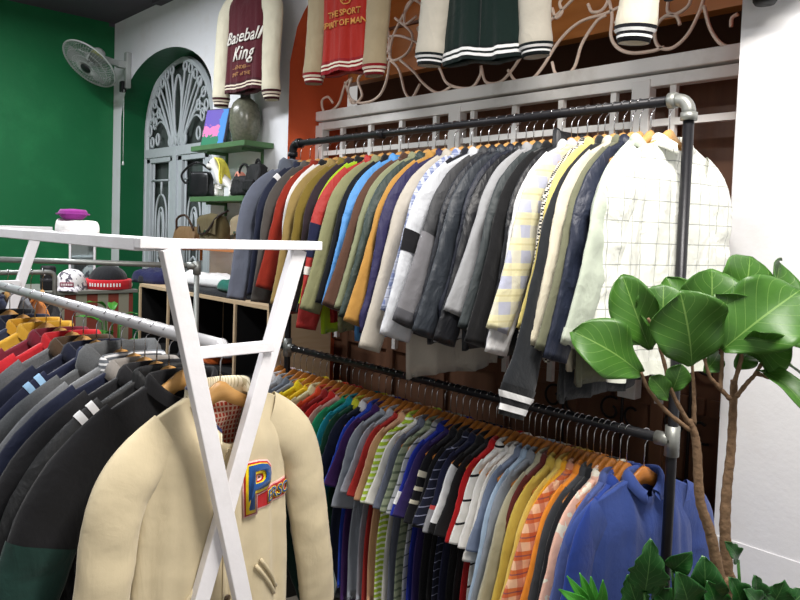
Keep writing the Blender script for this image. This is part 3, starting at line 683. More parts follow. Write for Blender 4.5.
for i, (d, c, o) in enumerate(LR):
    o = dict(o); x = xs[i]+rnd.uniform(-.01, .01); rz = R(90+rnd.uniform(-5, 5)); o.setdefault('L', .68)
    cat = 'sweatshirt' if 'sweatshirt' in d else 'cardigan' if 'cardigan' in d else 'coat' if 'coat' in d else 'jacket'
    garment(d, c, (x, LY, LZ-HH), rz, cat=cat, group=GR, suffix=', on the left rack', **{**dict(W=.188, slope=.5, ph0=-31, bend=2.1, nw=.084, T=.03, y0=.032, y1=.03, ph1=-71, sl=.66, r0=.085, r1=.06, nu=28, nv=26, nest=29), **o})
    hanger('pale', (x, LY, LZ-HH), rz, 'pale wooden hanger holding the '+d.replace(', far end', ''), HR)

# cream varsity jacket at the rail end
CR = cloth('#CBBD9D', .9)
cpos = (-1.49, LY+.04, LZ-HH-.012)
g, S = garment('cream wool varsity jacket with big chenille patch', CR, cpos, R(98), cat='jacket', group=None, suffix=' at the near end of the left rack', collar=None, nw=.08, ny=.046, nd=.115, slope=.44, ph0=-30, bend=2.6, W=.190, WB=.222, T=.042, L=.66, sl=.62, r0=.07, r1=.056, y0=.042, y1=.036, nu=60, nv=56, ns=60, ph1=-83, A=.008, crk=.55)
RIB = cloth('#E6DCC0', .9, 'vstripe', '#B9AC8A', (.006, .3))
collar_mesh(S, 'rib', RIB, g, gap=.35); collar_mesh(S, 'rib', cloth('#1E2248'), g, 'collar_trim', (3, 4), gap=.35)
LIN = cloth('#B2402C', .9, 'grid', '#EAD9C2', (.012, .3))
Vb = torso_mesh(S, 'lining', LIN, g, -.36, .36, .03, .32, -.009, nu=16, nv=10, side='back')
torso_mesh(S, 'placket', CR, g, -.045, .045, .02, .97, .004, nu=5, nv=40, side='front')
for v in (.12, .3, .48, .66, .84):
    q = torso(S, np.array(0.), np.array(v), True, .008); mb = MB(); mb.lathe([(0, 0), (.008, 0), (.0085, .003), (0, .004)], 14, q, (0, -1, 0)); mb.build('snap_button', flat('#4A3A2A', .3), g, True)
for s in (-1, 1):   # pocket welts
    P0 = np.array([s*.085, -.42]); P1 = np.array([s*.16, -.52]); tt = np.linspace(0, 1, 10); XX = P0[0]+(P1[0]-P0[0])*tt; ZZ = P0[1]+(P1[1]-P0[1])*tt
    for dx in (-.006, .006):
        P = np.stack([XX+dx, front_y(S, XX+dx, ZZ+dx*s, .004), ZZ+dx*s], -1); mesh('pocket_welt', MB().tube(P, .0048, 6).V, MB().tube(P, .0048, 6).F, CR, g)
def patch(S, x0, x1, z0, z1, mat, parent, name, off, nx=14, nz=8, rnd_=.5):
    U, V = np.meshgrid(np.linspace(-1, 1, nx), np.linspace(-1, 1, nz)); X = (x0+x1)/2+U*(x1-x0)/2; Z = (z0+z1)/2+V*(z1-z0)/2
    Y = front_y(S, X, Z, off); e = np.stack([X, Y, Z], -1); b = e.copy(); b[..., 1] += off*.9; G = np.concatenate([e.reshape(-1, 3), b.reshape(-1, 3)]); N = nx*nz
    ring = list(range(nx))+[i*nx+nx-1 for i in range(1, nz)]+[(nz-1)*nx+j for j in range(nx-2, -1, -1)]+[i*nx for i in range(nz-2, 0, -1)]
    return mesh(name, G, gridf(nz, nx)+[(a, b_, b_+N, a+N) for a, b_ in zip(ring, ring[1:]+ring[:1])], mat, parent, False)
PX0, PZ0 = .070, -.285
PK = cloth('#E8B8B4'); RD = cloth('#B01E22'); BL = cloth('#1E4C8A'); YE = cloth('#E8C818')
patch(S, PX0-.020, PX0+.134, PZ0-.006, PZ0+.041, PK, g, 'patch_edging', .0025); patch(S, PX0-.020, PX0+.134, PZ0-.002, PZ0+.037, RD, g, 'patch_band', .004)
write(S, 'P', .152, PX0-.03, PZ0-.002, PK, g, 'letter_edging', .005, .001, bold=.013)
write(S, 'P', .152, PX0-.03, PZ0-.002, RD, g, 'letter_edging', .0065, .001, bold=.0095)
write(S, 'P', .152, PX0-.03, PZ0-.002, YE, g, 'letter_edging', .008, .001, bold=.006)
write(S, 'P', .152, PX0-.028, PZ0+.001, BL, g, 'letter', .0095, .002, bold=.001)
write(S, 'ERSO', .041, PX0+.039, PZ0+.004, YE, g, 'small_lettering', .0065, .001, bold=.0022)
write(S, 'ERSO', .041, PX0+.038, PZ0+.005, BL, g, 'small_lettering', .0078, .001, bold=.0004)
hanger('pale', cpos, R(98), 'pale wooden hanger showing inside the collar of the cream varsity jacket', HR)
# ------------------------------------------------------------------ varsity jackets high on the wall
HY = 2.33
hr = thing('hanging_rail', 'thin dark rail high before the window carrying the varsity jackets', 'rail', (-2.4, HY, 3.2))
part(MB().tube([(-4.4, HY, 3.2), (-.95, HY, 3.2)], .011, 12), 'rod', 'pipe', hr)
for x in (-4.3, -2.5, -1.0): part(MB().tube([(x, HY, 3.2), (x, HY, CZ)], .006, 8), 'hanger_rod', 'pipe', hr)
GV = 'varsity jackets hung above the racks'; HV = 'wooden hangers above the racks'
def high(desc, c, px, ybot, rz, L, **k):
    b = pl(px, ybot, 1, HY); z = b[2]+L
    g, S = garment(desc, c, (b[0], HY, z), R(rz), cat='jacket', group=GV, L=L, collar='rib', nu=40, nv=40, **k)
    hz = 3.2-HH
    return g, S, b[0], z
K1 = dict(T=.045, y0=.045, y1=.042, r0=.088, r1=.062, cuff=1, puff=.12, ns=50, crk=.3, A=.006)
cr_ = '#DDD6BE'
g, S, x, z = high('maroon varsity jacket with cream sleeves and white script', '#531722', 247, 92, 4, .66, smat=cr_, ccol='#42121C', tb=((.9, 1, '#42121C'), (.925, .94, '#E8DCC8'), (.955, .97, '#E8DCC8')), sb=((.92, 1, '#42121C'), (.94, .955, '#E8DCC8'), (.965, .98, '#E8DCC8')), sl=.68, ph1=-89, W=.185, WB=.2, **K1)
W_ = cloth('#F0EBE2')
write(S, 'Baseball', .105, -.0, -.37, W_, g, shear=.35, align='CENTER', bold=.0012, off=.007); write(S, 'King', .115, .01, -.475, W_, g, shear=.35, align='CENTER', bold=.0012, off=.007)
GDT = cloth('#B98A5A'); write(S, '—HENDER—', .03, .0, -.53, GDT, g, align='CENTER', off=.007); write(S, 'SPIRIT of THE', .03, .0, -.57, GDT, g, align='CENTER', off=.007)
hanger('pale', (x, HY, z), R(4), 'wooden hanger holding the maroon varsity jacket', HV); h1 = (x, z)
g, S, x2, z2 = high('red varsity jacket with khaki sleeves and gold lettering', '#A8281E', 346, 73, 8, .66, smat='#A8987A', ccol='#8C1620', tb=((.9, 1, '#8C1620'), (.925, .94, '#E8DCC8'), (.955, .97, '#E8DCC8')), sb=((.92, 1, '#8C1620'), (.94, .955, '#E8DCC8'), (.965, .98, '#E8DCC8')), sl=.66, ph1=-90, W=.15, WB=.165, **K1)
GD = cloth('#D99A4E'); write(S, 'THE SPORT', .043, .015, -.385, GD, g, align='CENTER', bold=.0008, off=.007); write(S, 'SPIRIT OF MAN', .043, .015, -.435, GD, g, align='CENTER', bold=.0008, off=.007)
mb = MB(); P = [(.03+.035*math.cos(t), 0, -.29+.04*math.sin(t)) for t in np.linspace(0, 6.283, 25)[:-1]]; P = [(a, float(front_y(S, a, c_, .005)), c_) for a, b, c_ in P]; mb.tube(P, .0035, 5, True)
P = [(.03+.02*math.cos(t), 0, -.29+.024*math.sin(3*t)) for t in np.linspace(0, 6.283, 25)[:-1]]; P = [(a, float(front_y(S, a, c_, .005)), c_) for a, b, c_ in P]; mb.tube(P, .003, 5, True); mb.build('crest', GD, g, True)
hanger('pale', (x2, HY, z2), R(10), 'wooden hanger holding the red varsity jacket', HV)
g, S, x3, z3 = high('dark green varsity jacket with pale grey sleeves', '#10231F', 482, 62, 18, .66, smat='#C4BEB0', ccol='#0E1E1E', tb=((.9, 1, '#0C1A19'), (.92, .94, '#F0F0F0'), (.955, .975, '#F0F0F0')), sb=((.92, 1, '#0F1A1C'), (.938, .952, '#F0F0F0'), (.966, .978, '#F0F0F0')), sl=.62, ph1=-87, W=.155, WB=.175, **K1)
torso_mesh(S, 'placket', cloth('#0E1E1C'), g, -.03, .03, .02, .98, .003, nu=4, nv=30, side='front')
hanger('pale', (x3, HY, z3), R(24), 'wooden hanger holding the dark green varsity jacket', HV)
g, S, x4, z4 = high('black varsity jacket with cream sleeves, cut by the top edge', '#17181C', 722, -8, 14, .60, smat='#D9D2C0', ccol='#101014', tb=((.9, 1, '#101116'), (.92, .94, '#F0F0F0'), (.955, .975, '#F0F0F0')), sb=((.92, 1, '#14151C'), (.938, .952, '#F0F0F0'), (.966, .978, '#F0F0F0')), sl=.70, slr=.5, ph1=-86, W=.16, WB=.175, **K1)
hanger('pale', (x4, HY, z4), R(14), 'wooden hanger holding the cream sleeved black varsity jacket', HV)
print('HIGH', z, z2, z3, z4)
# raise/lower the rod pieces so each hook has something to hang from
for xx, zz in ((h1[0], h1[1]), (x2, z2), (x3, z3), (x4, z4)):
    if abs(zz+HH-3.2) > .01:
        part(MB().tube([(xx, HY, zz+HH-.0), (xx, HY, 3.2)], .004, 6), 'drop_wire', 'steel', hr); part(MB().tube([(xx-.0, HY-.03, zz+HH), (xx, HY+.03, zz+HH)], .011, 8), 'hook_peg', 'pipe', hr)
p = pl(765, 1, 1, 2.42)
sp = thing('wall_speaker', 'black rounded wall fitting cut off at the top edge over the white wall', 'fitting', p)
mesh('housing', MB().lathe([(0, -.012), (.03, -.01), (.036, .0), (.036, .09), (.025, .11), (0, .11)], 20, axis=(0, 0, 1)).V, MB().lathe([(0, -.012), (.03, -.01), (.036, .0), (.036, .09), (.025, .11), (0, .11)], 20).F, 'black', sp)
part(MB().tube([p+np.array([0, 0, .06]), (p[0], 2.5, p[2]+.06)], .012, 8), 'bracket', 'black', sp)

# ------------------------------------------------------------------ wall fan
fc = pl(89.5, 64, 1, 2.12)
fn = thing('wall_fan', 'grey wall mounted fan tilted down in the far corner', 'fan', fc)
ax = np.array([.155, -.61, -.76]); ax /= np.linalg.norm(ax)
e1 = np.cross(ax, (1, 0, 0)); e1 /= np.linalg.norm(e1); e2 = np.cross(ax, e1); Rf = .225
def fpnt(r, a, d): return (e1*math.cos(a)+e2*math.sin(a))*r+ax*d
cage = MB()
for d0, sg in ((.02, 1), (-.02, -1)):
    for r_ in (.07, .12, .17): cage.tube([fpnt(r_, a, d0+sg*.035*(1-(r_/Rf)**2)) for a in np.linspace(0, 6.283, 37)[:-1]], .0016, 4, True)
    for k in range(60):
        a = 2*math.pi*k/60; cage.tube([fpnt(r_, a, d0*(1 if r_ < Rf-.001 else 0)+sg*.035*(1-(r_/Rf)**2)) for r_ in np.linspace(.04, Rf, 7)], .0013, 4)
cage.build('cage', 'fanw', fn, True)
mb = MB(); mb.tube([fpnt(Rf, a, 0) for a in np.linspace(0, 6.283, 49)[:-1]], .007, 6, True); mb.build('cage_rim', 'fanw', fn, True)
mb = MB(); mb.lathe([(0, .062), (.04, .06), (.045, .05), (.0, .045)], 20, (0, 0, 0), tuple(ax)); mb.build('badge', 'fand', fn, True)
mb = MB()
for k in range(3):
    V = []
    for i in range(8):
        for j in range(6):
            r_ = .03+.16*i/7; a = 2*math.pi*k/3+(.15+.85*j/5)*(1.15-.03*i); V.append(fpnt(r_, a, .012*(j-2.5)*.5))
    mb.add(V, gridf(8, 6))
mb.lathe([(0, -.02), (.032, -.02), (.032, .02), (0, .025)], 16, (0, 0, 0), tuple(ax)); mb.build('blades', flat('#6E746F', .4), fn, True)
mb = MB(); mb.lathe([(.05, .03), (.055, .06), (.055, .13), (.04, .155), (0, .16)], 20, (0, 0, 0), tuple(-ax)); mb.build('motor_housing', 'fanw', fn, True)
mb = MB(); mb.lathe([(.0555, .075), (.0565, .076), (.0565, .10), (.0555, .101)], 20, (0, 0, 0), tuple(-ax)); mb.build('rating_label', flat('#A8B04A', .5), fn, True)
bp = rel(fn, pl(129, 72, 1, 2.49))
mb = MB(); mb.bar(-ax*.09, bp+np.array([0, -.09, .05]), .04, .05); mb.bar(bp+np.array([0, -.10, .05]), bp+np.array([0, -.0, .05]), .05, .06); mb.build('arm', 'fanw', fn, False, .006)
mb = MB(); mb.box(bp+np.array([-.03, -.035, -.14]), bp+np.array([.03, .01, .16])); mb.build('wall_plate', 'fanw', fn, False, .01)
mb = MB(); mb.box(bp+np.array([-.055, -.06, -.17]), bp+np.array([.0, -.015, -.08])); mb.build('switch_box', 'fand', fn, False, .008)
mb = MB(); q = bp+np.array([.0, -.04, -.15]); mb.tube([q, q+np.array([.005, 0, -.6])], .0022, 5); mb.lathe([(0, 0), (.009, .004), (.007, .03), (0, .034)], 10, q+np.array([.005, 0, -.63])); mb.build('pull_cord', 'white', fn, True)
fn['_n'] = 1; del fn['_n']

# ------------------------------------------------------------------ shelves on the white wall
XS0, XS1, YS = -4.52, -3.84, 2.29
def shelf(z, label, mat, x0=XS0, x1=XS1):
    t = thing('wall_shelf', label, 'shelf', ((x0+x1)/2, YW, z))
    part(MB().box((x0, YS, z-.032), (x1, YW-.001, z)), 'board', mat, t, False, .002)
    mb = MB()
    for x in (x0+.12, x1-.12): mb.box((x-.01, YS+.06, z-.05), (x+.01, YW-.001, z-.032)); mb.box((x-.01, YW-.012, z-.12), (x+.01, YW-.001, z-.032))
    part(mb, 'bracket', M['shelf'] if mat != 'shelfwood' else M['shelfwood'], t, False)
ZS1 = pl(241, 140, 1, YS)[2]; ZS2 = pl(241, 195.5, 1, YS)[2]; ZS3 = pl(241, 248, 1, YS)[2]
print('SH', ZS1, ZS2, ZS3)
shelf(ZS1, 'top green wooden wall shelf holding the painting and stone bottle', 'shelf'); shelf(ZS2, 'middle green wall shelf holding the toy horse', 'shelf'); shelf(ZS3, 'lowest brown wooden wall shelf under the satchels', 'shelfwood', x0=-4.85)
def ons(px, z, y=2.38): q = pl(px, 200, 1, y); return (float(q[0]), y, z)
# stone bottle vase
v = thing('bottle_vase', 'grey green speckled stone bottle vase on the top shelf', 'vase', ons(243, ZS1, 2.39))
T = NT('stone'); nz = T.noise(60, 6); STN = T.done(T.mix(nz, lin('#43453A'), lin('#80806E')), .25, nz, .2, .002, spec=.5)
mb = MB().lathe([(0, 0), (.062, 0), (.075, .02), (.092, .08), (.097, .14), (.092, .2), (.075, .245), (.05, .27), (.034, .28)], 32); mb.build('body', STN, v, True)
mb = MB().lathe([(.033, .272), (.031, .285), (.031, .335), (.034, .34), (.034, .35), (.0, .352)], 24); mb.build('neck', flat('#3E3F3A', .4), v, True)
# painting leaning on wall
pp = ons(211, ZS1, 2.40); pt = thing('painting', 'small purple pink and green landscape painting leaning on the wall', 'painting', pp, rot=(R(-12), 0, R(14)))
mb = MB().box((-.11, -.008, .0), (.11, .008, .27)); mb.build('canvas', flat('#3A3440', .6), pt)
T = NT('paint_art'); X = T.xyz(); n1 = T.noise(30, 3); zz = T.math('ADD', X[2], T.math('MULTIPLY', T.math('SUBTRACT', n1, .5), .12))
base = T.mix(T.math('GREATER_THAN', zz, .085), lin('#2E7F5E'), lin('#E07FB6')); base = T.mix(T.math('GREATER_THAN', zz, .15), base, lin('#6C5AB8'))
xx = T.math('ADD', X[0], T.math('MULTIPLY', T.math('SUBTRACT', n1, .5), .08)); base = T.mix(T.math('GREATER_THAN', xx, .045), base, lin('#4A8FD8'))
mb = MB().box((-.104, -.010, .006), (.104, -.0085, .264)); mb.build('picture', T.done(base, .5), pt)
# toy horse via skin modifier
def skin(name, verts, edges, radii, mat, parent, sub=2):
    me = bpy.data.meshes.new(name); bm = bmesh.new(); ly = bm.verts.layers.skin.new(); vs = []
    for i, (v_, r_) in enumerate(zip(verts, radii)):
        q = bm.verts.new(v_); rr = (r_, r_) if np.isscalar(r_) else r_; q[ly].radius = rr; q[ly].use_root = (i == 0); vs.append(q)
    for a, b in edges: bm.edges.new((vs[a], vs[b]))
    bm.to_mesh(me); bm.free(); me.materials.append(mat if not isinstance(mat, str) else M[mat]); o = bpy.data.objects.new(name, me); col.objects.link(o); o.parent = parent
    s = o.modifiers.new('s', 'SKIN'); s.use_smooth_shade = True; s.branch_smoothing = .6
    o.modifiers.new('u', 'SUBSURF').levels = sub; o.modifiers['u'].render_levels = sub; return o
h = thing('toy_horse', 'white toy horse with a yellow and pink mane on the middle shelf', 'toy horse', ons(221, ZS2, 2.335), R(20))
hv = [(0, 0, .10), (.05, 0, .10), (.10, 0, .10), (-.03, 0, .145), (-.045, 0, .185), (-.065, 0, .215), (-.1, 0, .20), (-.125, 0, .19),
      (-.015, .022, .05), (-.015, .022, .0), (-.015, -.022, .05), (-.015, -.022, .0), (.1, .022, .05), (.1, .022, .0), (.1, -.022, .05), (.1, -.022, .0), (-.055, .018, .245), (-.055, -.018, .245)]
# forward is local -x
skin('body', hv, [(0, 1), (1, 2), (0, 3), (3, 4), (4, 5), (5, 6), (6, 7), (0, 8), (8, 9), (0, 10), (10, 11), (2, 12), (12, 13), (2, 14), (14, 15), (5, 16), (5, 17)],
     [.04, .04, .04, .028, .026, .034, .026, .017, .016, .018, .016, .018, .018, .018, .016, .018, .006, .006], flat('#EFEDE8', .4, 0, .02), h)
mb = MB()
for k in range(9):
    a = .01*(k-4); mb.tube(bez([(-.045, a*.4, .245), (-.015, a*.7, .235), (.015, a*.9, .19), (.02+.01*math.sin(k), a*1.1, .13), (.035, a*1.2, .075)], 5), [.0065]*20+[.002], 6)
mb.build('mane', flat('#E6DC5A', .6, 0, .15, 40), h, True)
mb = MB()
for k in range(7):
    a = .008*(k-3); mb.tube(bez([(.12, a*.3, .13), (.15, a, .15), (.175, a*1.3, .10), (.17, a*1.6, .04)], 5), [.008]*15+[.003], 6)
mb.build('tail', flat('#E89A86', .6, 0, .15, 40), h, True)
for s in (-1, 1): mb = MB().lathe([(0, -.003), (.006, 0), (0, .003)], 10, (-.085, s*.028, .217), (0, 1, 0)); mb.build('eye', 'black', h, True)
# bags
def blobbag(name, label, cat, loc, rz, dims, mat, strap=None, flap=None, seed=1, group=None, strapmat=None, sq=.35):
    t = thing(name, label, cat, loc, rz, group); w, d, hh = dims; na, nb = 28, 16; V = []
    for j in range(nb+1):
        ph = -math.pi/2+math.pi*j/nb
        for i in range(na):
            th = 2*math.pi*i/na; f = lambda c_, e: math.copysign(abs(c_)**e, c_)
            V.append((w/2*f(math.cos(ph), sq)*f(math.cos(th), sq), d/2*f(math.cos(ph), sq+.1)*f(math.sin(th), sq+.2), hh/2+hh/2*f(math.sin(ph), sq+.15)))
    V = np.array(V); z = V[:, 2]/hh; V[:, 1] *= (1-.45*z); V[:, 0] *= 1-.12*z; V += (creases(V*2.2, seed, 30)*.02)[:, None]*np.array([.5, 1, .2])
    V[:, 2] = np.maximum(V[:, 2], 0)
    mesh('body', V, gridf(nb+1, na, True), mat, t)
    if flap:
        U = np.linspace(-1, 1, 12); P = []
        for s_ in np.linspace(0, 1, 9):
            for u_ in U: P.append((u_*w*.43*(1-.1*s_), -d*.18-d*.38*min(1, s_*2)-.004, hh*(1.0-.08*abs(u_)-.62*s_*s_) if 1 else 0))
        P = np.array(P); P[:, 2] += .012; P2 = P.copy(); P2[:, 1] += .006; N = len(P)
        mesh('flap', np.concatenate([P, P2]), gridf(9, 12)+gridf(9, 12, off=N, flip=True), flap, t)
        mb = MB().box((-.012, -d*.56-.014, hh*.42), (.012, -d*.56, hh*.5)); mb.build('buckle', 'steel', t, False, .002)
    if strap: mb = MB().tube(bez(strap, 8), .008, 6); mb.build('strap', strapmat or mat, t, True)
    return t
LB_ = flat('#17181A', .3, 0, .2, 20, .1); BK = cloth('#131316', .7)
blobbag('handbag', 'black leather handbag at the left of the middle shelf', 'bag', ons(201, ZS2, 2.4), R(20), (.20, .1, .18), LB_, [(-.09, 0, .18), (-.12, -.02, .1), (-.14, -.04, .16), (-.02, -.03, .24), (.08, 0, .19)], seed=3)
blobbag('shoulder_bag', 'black cloth shoulder bag with white clip between horse and backpack', 'bag', ons(242, ZS2, 2.38), R(10), (.16, .1, .13), BK, [(-.05, 0, .1), (.0, -.01, .19), (.04, 0, .19), (.055, 0, .1)], seed=5)
bp_ = blobbag('backpack', 'small black backpack at the right end of the middle shelf', 'bag', ons(257, ZS2, 2.39), R(0), (.17, .12, .20), BK, [(-.03, -.0, .19), (0, -.0, .225), (.03, 0, .19)], seed=6)
mb = MB().box((-.06, -.075, .03), (.06, -.05, .1)); mb.build('front_pocket', BK, bp_, False, .012)
TAN = cloth('#7A5F3E', .7); OL = cloth('#5F5437', .8); BG = cloth('#8C7B5F', .85)
blobbag('woven_handbag', 'tan woven handbag with looped handle, leftmost on the low shelf', 'bag', ons(189, ZS3, 2.38), R(10), (.26, .12, .12), TAN, [(-.09, -.03, .08), (-.06, -.05, .17), (.04, -.05, .19), (.1, -.03, .09)], seed=8, strapmat=flat('#3B2517', .5))
blobbag('messenger_bag', 'olive brown messenger bag with dark strap in the middle of the low shelf', 'bag', ons(216, ZS3, 2.37), R(5), (.27, .12, .20), OL, [(-.12, -.04, .19), (-.05, -.09, .08), (.04, -.09, .09), (.1, -.06, .18), (.17, -.02, .23)], OL, seed=9, strapmat=flat('#241A16', .5))
blobbag('satchel', 'beige canvas satchel with flap at the right of the low shelf', 'bag', ons(247, ZS3, 2.38), R(-5), (.2, .12, .2), BG, None, cloth('#96866A', .85), seed=12)
# picture of small orange purse at the front of the low shelf
blobbag('purse', 'small orange tan purse lying before the messenger bag', 'bag', ons(221, ZS3, 2.32), R(0), (.1, .05, .035), cloth('#C58A5C', .7), seed=15)

# ------------------------------------------------------------------ plywood cubby unit and folded clothes
YC = 2.08; c0 = pl(139, 284, 1, YC); c1 = pl(252, 303, 1, YC); zc_ = (c0[2]+c1[2])/2; xa, xb = c0[0], -3.2
print('CUB', c0, c1)
cb = thing('cubby_shelf_unit', 'black cubby unit with pale plywood edges under the folded clothes', 'shelf unit', ((xa+xb)/2, YC+.2, 0))
th_ = .018; yb = YW-.01
mb = MB().box((xa, YC+.004, zc_-.02), (xb, yb, zc_)); part(mb, 'top_panel', 'ply', cb, False)
dv = [xa+.009]+[pl(px, 320, 1, YC)[0] for px in (167, 234)]+[xb-.009]
for x_ in dv: mb = MB().box((x_-.009, YC, .0), (x_+.009, yb, zc_-.02)); part(mb, 'divider', 'ply', cb, False)
mb = MB().box((xa+.02, yb-.01, 0), (xb-.02, yb, zc_-.02)); part(mb, 'back_panel', 'blackin', cb, False)
mb = MB()
for x0_, x1_ in zip(dv[:-1], dv[1:]):
    for e in (x0_+.0095, x1_-.0125): mb.box((e, YC+.012, .02), (e+.003, yb-.02, zc_-.022))
    mb.box((x0_+.01, YC+.012, zc_-.024), (x1_-.01, yb-.02, zc_-.0205))
part(mb, 'black_lining', 'blackin', cb, False)
zsh = zc_-.42
for x0_, x1_ in zip(dv[:-1], dv[1:]): mb = MB().box((x0_+.013, YC+.005, zsh-.015), (x1_-.013, yb-.012, zsh)); part(mb, 'shelf_board', 'blackin', cb, False)
def folded(label, c, loc, rz, dims, seed, group='folded clothes on the cubby unit', name='folded_shirt', cat='folded clothing', rough=.85):
    w, d, hh = dims; na, nb = 40, 12; V = []
    for j in range(nb+1):
        ph = math.pi/2*j/nb
        for i in range(na):
            th = 2*math.pi*i/na; f = lambda c_, e: math.copysign(abs(c_)**e, c_)
            V.append((w/2*f(math.cos(ph), .3)*f(math.cos(th), .5), d/2*f(math.cos(ph), .3)*f(math.sin(th), .5), hh*f(math.sin(ph), .6)))
    V = np.array(V); nzz = creases(V*np.array([1, 1, .4]), seed, 28); V[:, 2] += nzz*hh*.9*(V[:, 2]/hh); V[:, :2] *= (1+.10*creases(V*.6, seed+1, 26))[:, None]
    V[:, 2] = np.maximum(V[:, 2], 0)
    t = mesh(name, V, gridf(nb+1, na, True)+[tuple(range(na))[::-1]], cloth(c, rough) if isinstance(c, str) else c); t.location = tuple(loc); t.rotation_euler = (0, 0, rz)
    return tag(t, label, cat, group)
def onc(px, y, z=0): q = pl(px, 280, 1, y); return (float(q[0]), y, zc_+z)
folded('crumpled navy blue shirt at the left end of the cubby top', '#23264E', onc(158, 2.24), .2, (.36, .26, .10), 31)
folded('black shirt spread flat under the white and teal ones', '#1B1D22', onc(228, 2.27), 0, (.85, .34, .035), 32)
folded('bright white shirt piled in the middle of the cubby top', '#F0EFEE', onc(210, 2.27, .036), .15, (.62, .22, .075), 33)
folded('teal green shirt at the right of the cubby top', '#1F6F60', onc(243, 2.24, .036), -.1, (.34, .24, .065), 34)
folded('small black and white cap shaped bundle at the far left corner', '#2A2A30', onc(148, 2.16), .4, (.12, .1, .06), 35)
for k, (px, dz, c, l) in enumerate(((213, 0, '#D8692E', 'orange garment stuffed in the cubby'), (222, .055, '#DADADF', 'white garment heaped over the orange one in the cubby'), (196, 0, '#3A3A40', 'dark grey garment low in the cubby'))):
    q = pl(px, 350, 1, 2.2); folded(l, c, (q[0], 2.22, zsh+dz), .3*k, (.24, .2, .06), 40+k, 'clothes stuffed inside the cubby')

# ------------------------------------------------------------------ display table with caps and mirror
tz = 1.262; t0 = pl(56, 290, 2, tz); 
ta = pl(50, 290, 2, tz); tb_ = pl(137, 291, 2, tz); XT = (ta[0]+tb_[0])/2; print('TAB', ta, tb_)
tbx = thing('display_table', 'grey topped display table with red and cream striped front by green wall', 'table', (XT-.25, 1.5, 0))
y0_, y1_ = pl(2, 290, 0, XT)[1], pl(138, 291, 0, XT)[1]
part(MB().box((XT-.55, y0_, tz-.02), (XT, y1_, tz)), 'table_top', flat('#75766F', .5), tbx, False, .003)
T = NT('striped_front'); X = T.xyz(); SF = T.done(T.mix(T.stripe(X[1], .12, .5), lin('#8E8C7C'), lin('#7E3A2E')), .7)
part(MB().box((XT-.53, y0_+.02, 0), (XT-.02, y1_-.02, tz-.02)), 'cabinet', SF, tbx, False, .003)
def ont(px, x=None): q = pl(px, 290, 0, XT-.12 if x is None else x); return np.array([q[0], q[1], tz])
def cap(label, loc, rz, c, bc, s=1., bm_=None, group='caps on the display table', visor=True, h=.115):
    t = thing('baseball_cap', label, 'cap', loc, rz, group); V = []
    for j in range(9):
        ph = math.pi/2*j/8
        for i in range(28): a = 2*math.pi*i/28; V.append((.085*s*math.cos(ph)**.75*math.cos(a), .095*s*math.cos(ph)**.75*math.sin(a), h*s*math.sin(ph)**.9))
    V = np.array(V); V += (creases(V*2, 5, 20)*.006)[:, None]
    mesh('crown', V, gridf(9, 28, True), c, t)
    if visor:
        P = []
        for r_ in np.linspace(0, 1, 5):
            for a in np.linspace(-1.15, 1.15, 14):
                P.append((.084*s*math.cos(a-1.57)*(1-.05*r_), -(.09+.075*r_)*s*math.cos(a), .012-.018*r_-.02*(a/1.15)**2*r_+.012))
        P = np.array(P); P2 = P.copy(); P2[:, 2] -= .004; mesh('visor', np.concatenate([P, P2]), gridf(5, 14)+gridf(5, 14, off=70, flip=True), bc, t)
    mb = MB().lathe([(0, .004), (.007, .003), (.008, 0), (0, -.002)], 12, (0, 0, h*s+.002)); mb.build('button', bc, t, True)
    return t
c = cap('white cap with scribbled black pattern and maroon label on display table', ont(71), R(58), cloth('#E6E3E3', .8, 'blotch', '#5A5560', (38,)), cloth('#DAD6D8', .8, 'blotch', '#6A6470', (38,)), 1.0)
mb = MB().box((-.035, -.100, .022), (.035, -.088, .046)); mb.build('maroon_label', flat('#7E1E3A', .6), c, False, .002)
mb = MB()
for k in range(7): mb.box((-.029+.009*k, -.1015, .028), (-.024+.009*k, -.100, .040))
mb.build('label_marks', 'white', c)
c = cap('large black cap with a red lettered band on display table', ont(108), R(60), cloth('#15161A', .8), cloth('#15161A', .8), 1.35, visor=False, h=.1)
mb = MB().lathe([(.128, 0), (.131, .004), (.131, .05), (.126, .056)], 32); mb.build('red_band', cloth('#C4202A'), c, True)
mb = MB()
for k in range(11):
    a = -1.57+(k-5)*.13; q = np.array([math.cos(a), math.sin(a), 0])*.1325; mb.bar(q+np.array([0, 0, .018]), q+np.array([0, 0, .038]), .008, .002, tuple(q/np.linalg.norm(q)))
mb.build('band_lettering', 'white', c)
# canister, mirror, small roll
q = ont(48); s_ = thing('portable_speaker', 'black cylindrical speaker left of the white cap', 'speaker', q)
mb = MB().lathe([(0, 0), (.036, 0), (.04, .01), (.04, .12), (.034, .135), (.0, .137)], 24); mb.build('body', BK, s_, True)
mb = MB().lathe([(.0405, .05), (.041, .055), (.041, .06), (.0405, .065)], 24); mb.build('ring', flat('#3A3A3E', .4), s_, True)
mb = MB(); q2 = np.array([.04*math.cos(-.8), .04*math.sin(-.8), .095]); mb.box(q2-np.array([.004, .003, .012]), q2+np.array([.004, .003, .012])); mb.build('plus_mark', 'white', s_)
mq = ont(82, XT-.32); mr = thing('table_mirror', 'upright mirror with thin white frame behind the caps', 'mirror', mq, R(55))
mz = .255
mb = MB().box((-.062, -.004, .0), (.062, .004, mz)); mb.build('mirror_glass', flat('#9AA5A4', .06, .9, .05), mr)
mb = MB()
for a, b in (((-.07, 0, 0), (-.07, 0, mz+.01)), ((.07, 0, 0), (.07, 0, mz+.01)), ((-.075, 0, mz+.006), (.075, 0, mz+.006)), ((-.07, 0, .004), (.07, 0, .004))): mb.bar(a, b, .012, .012, (0, 1, 0))
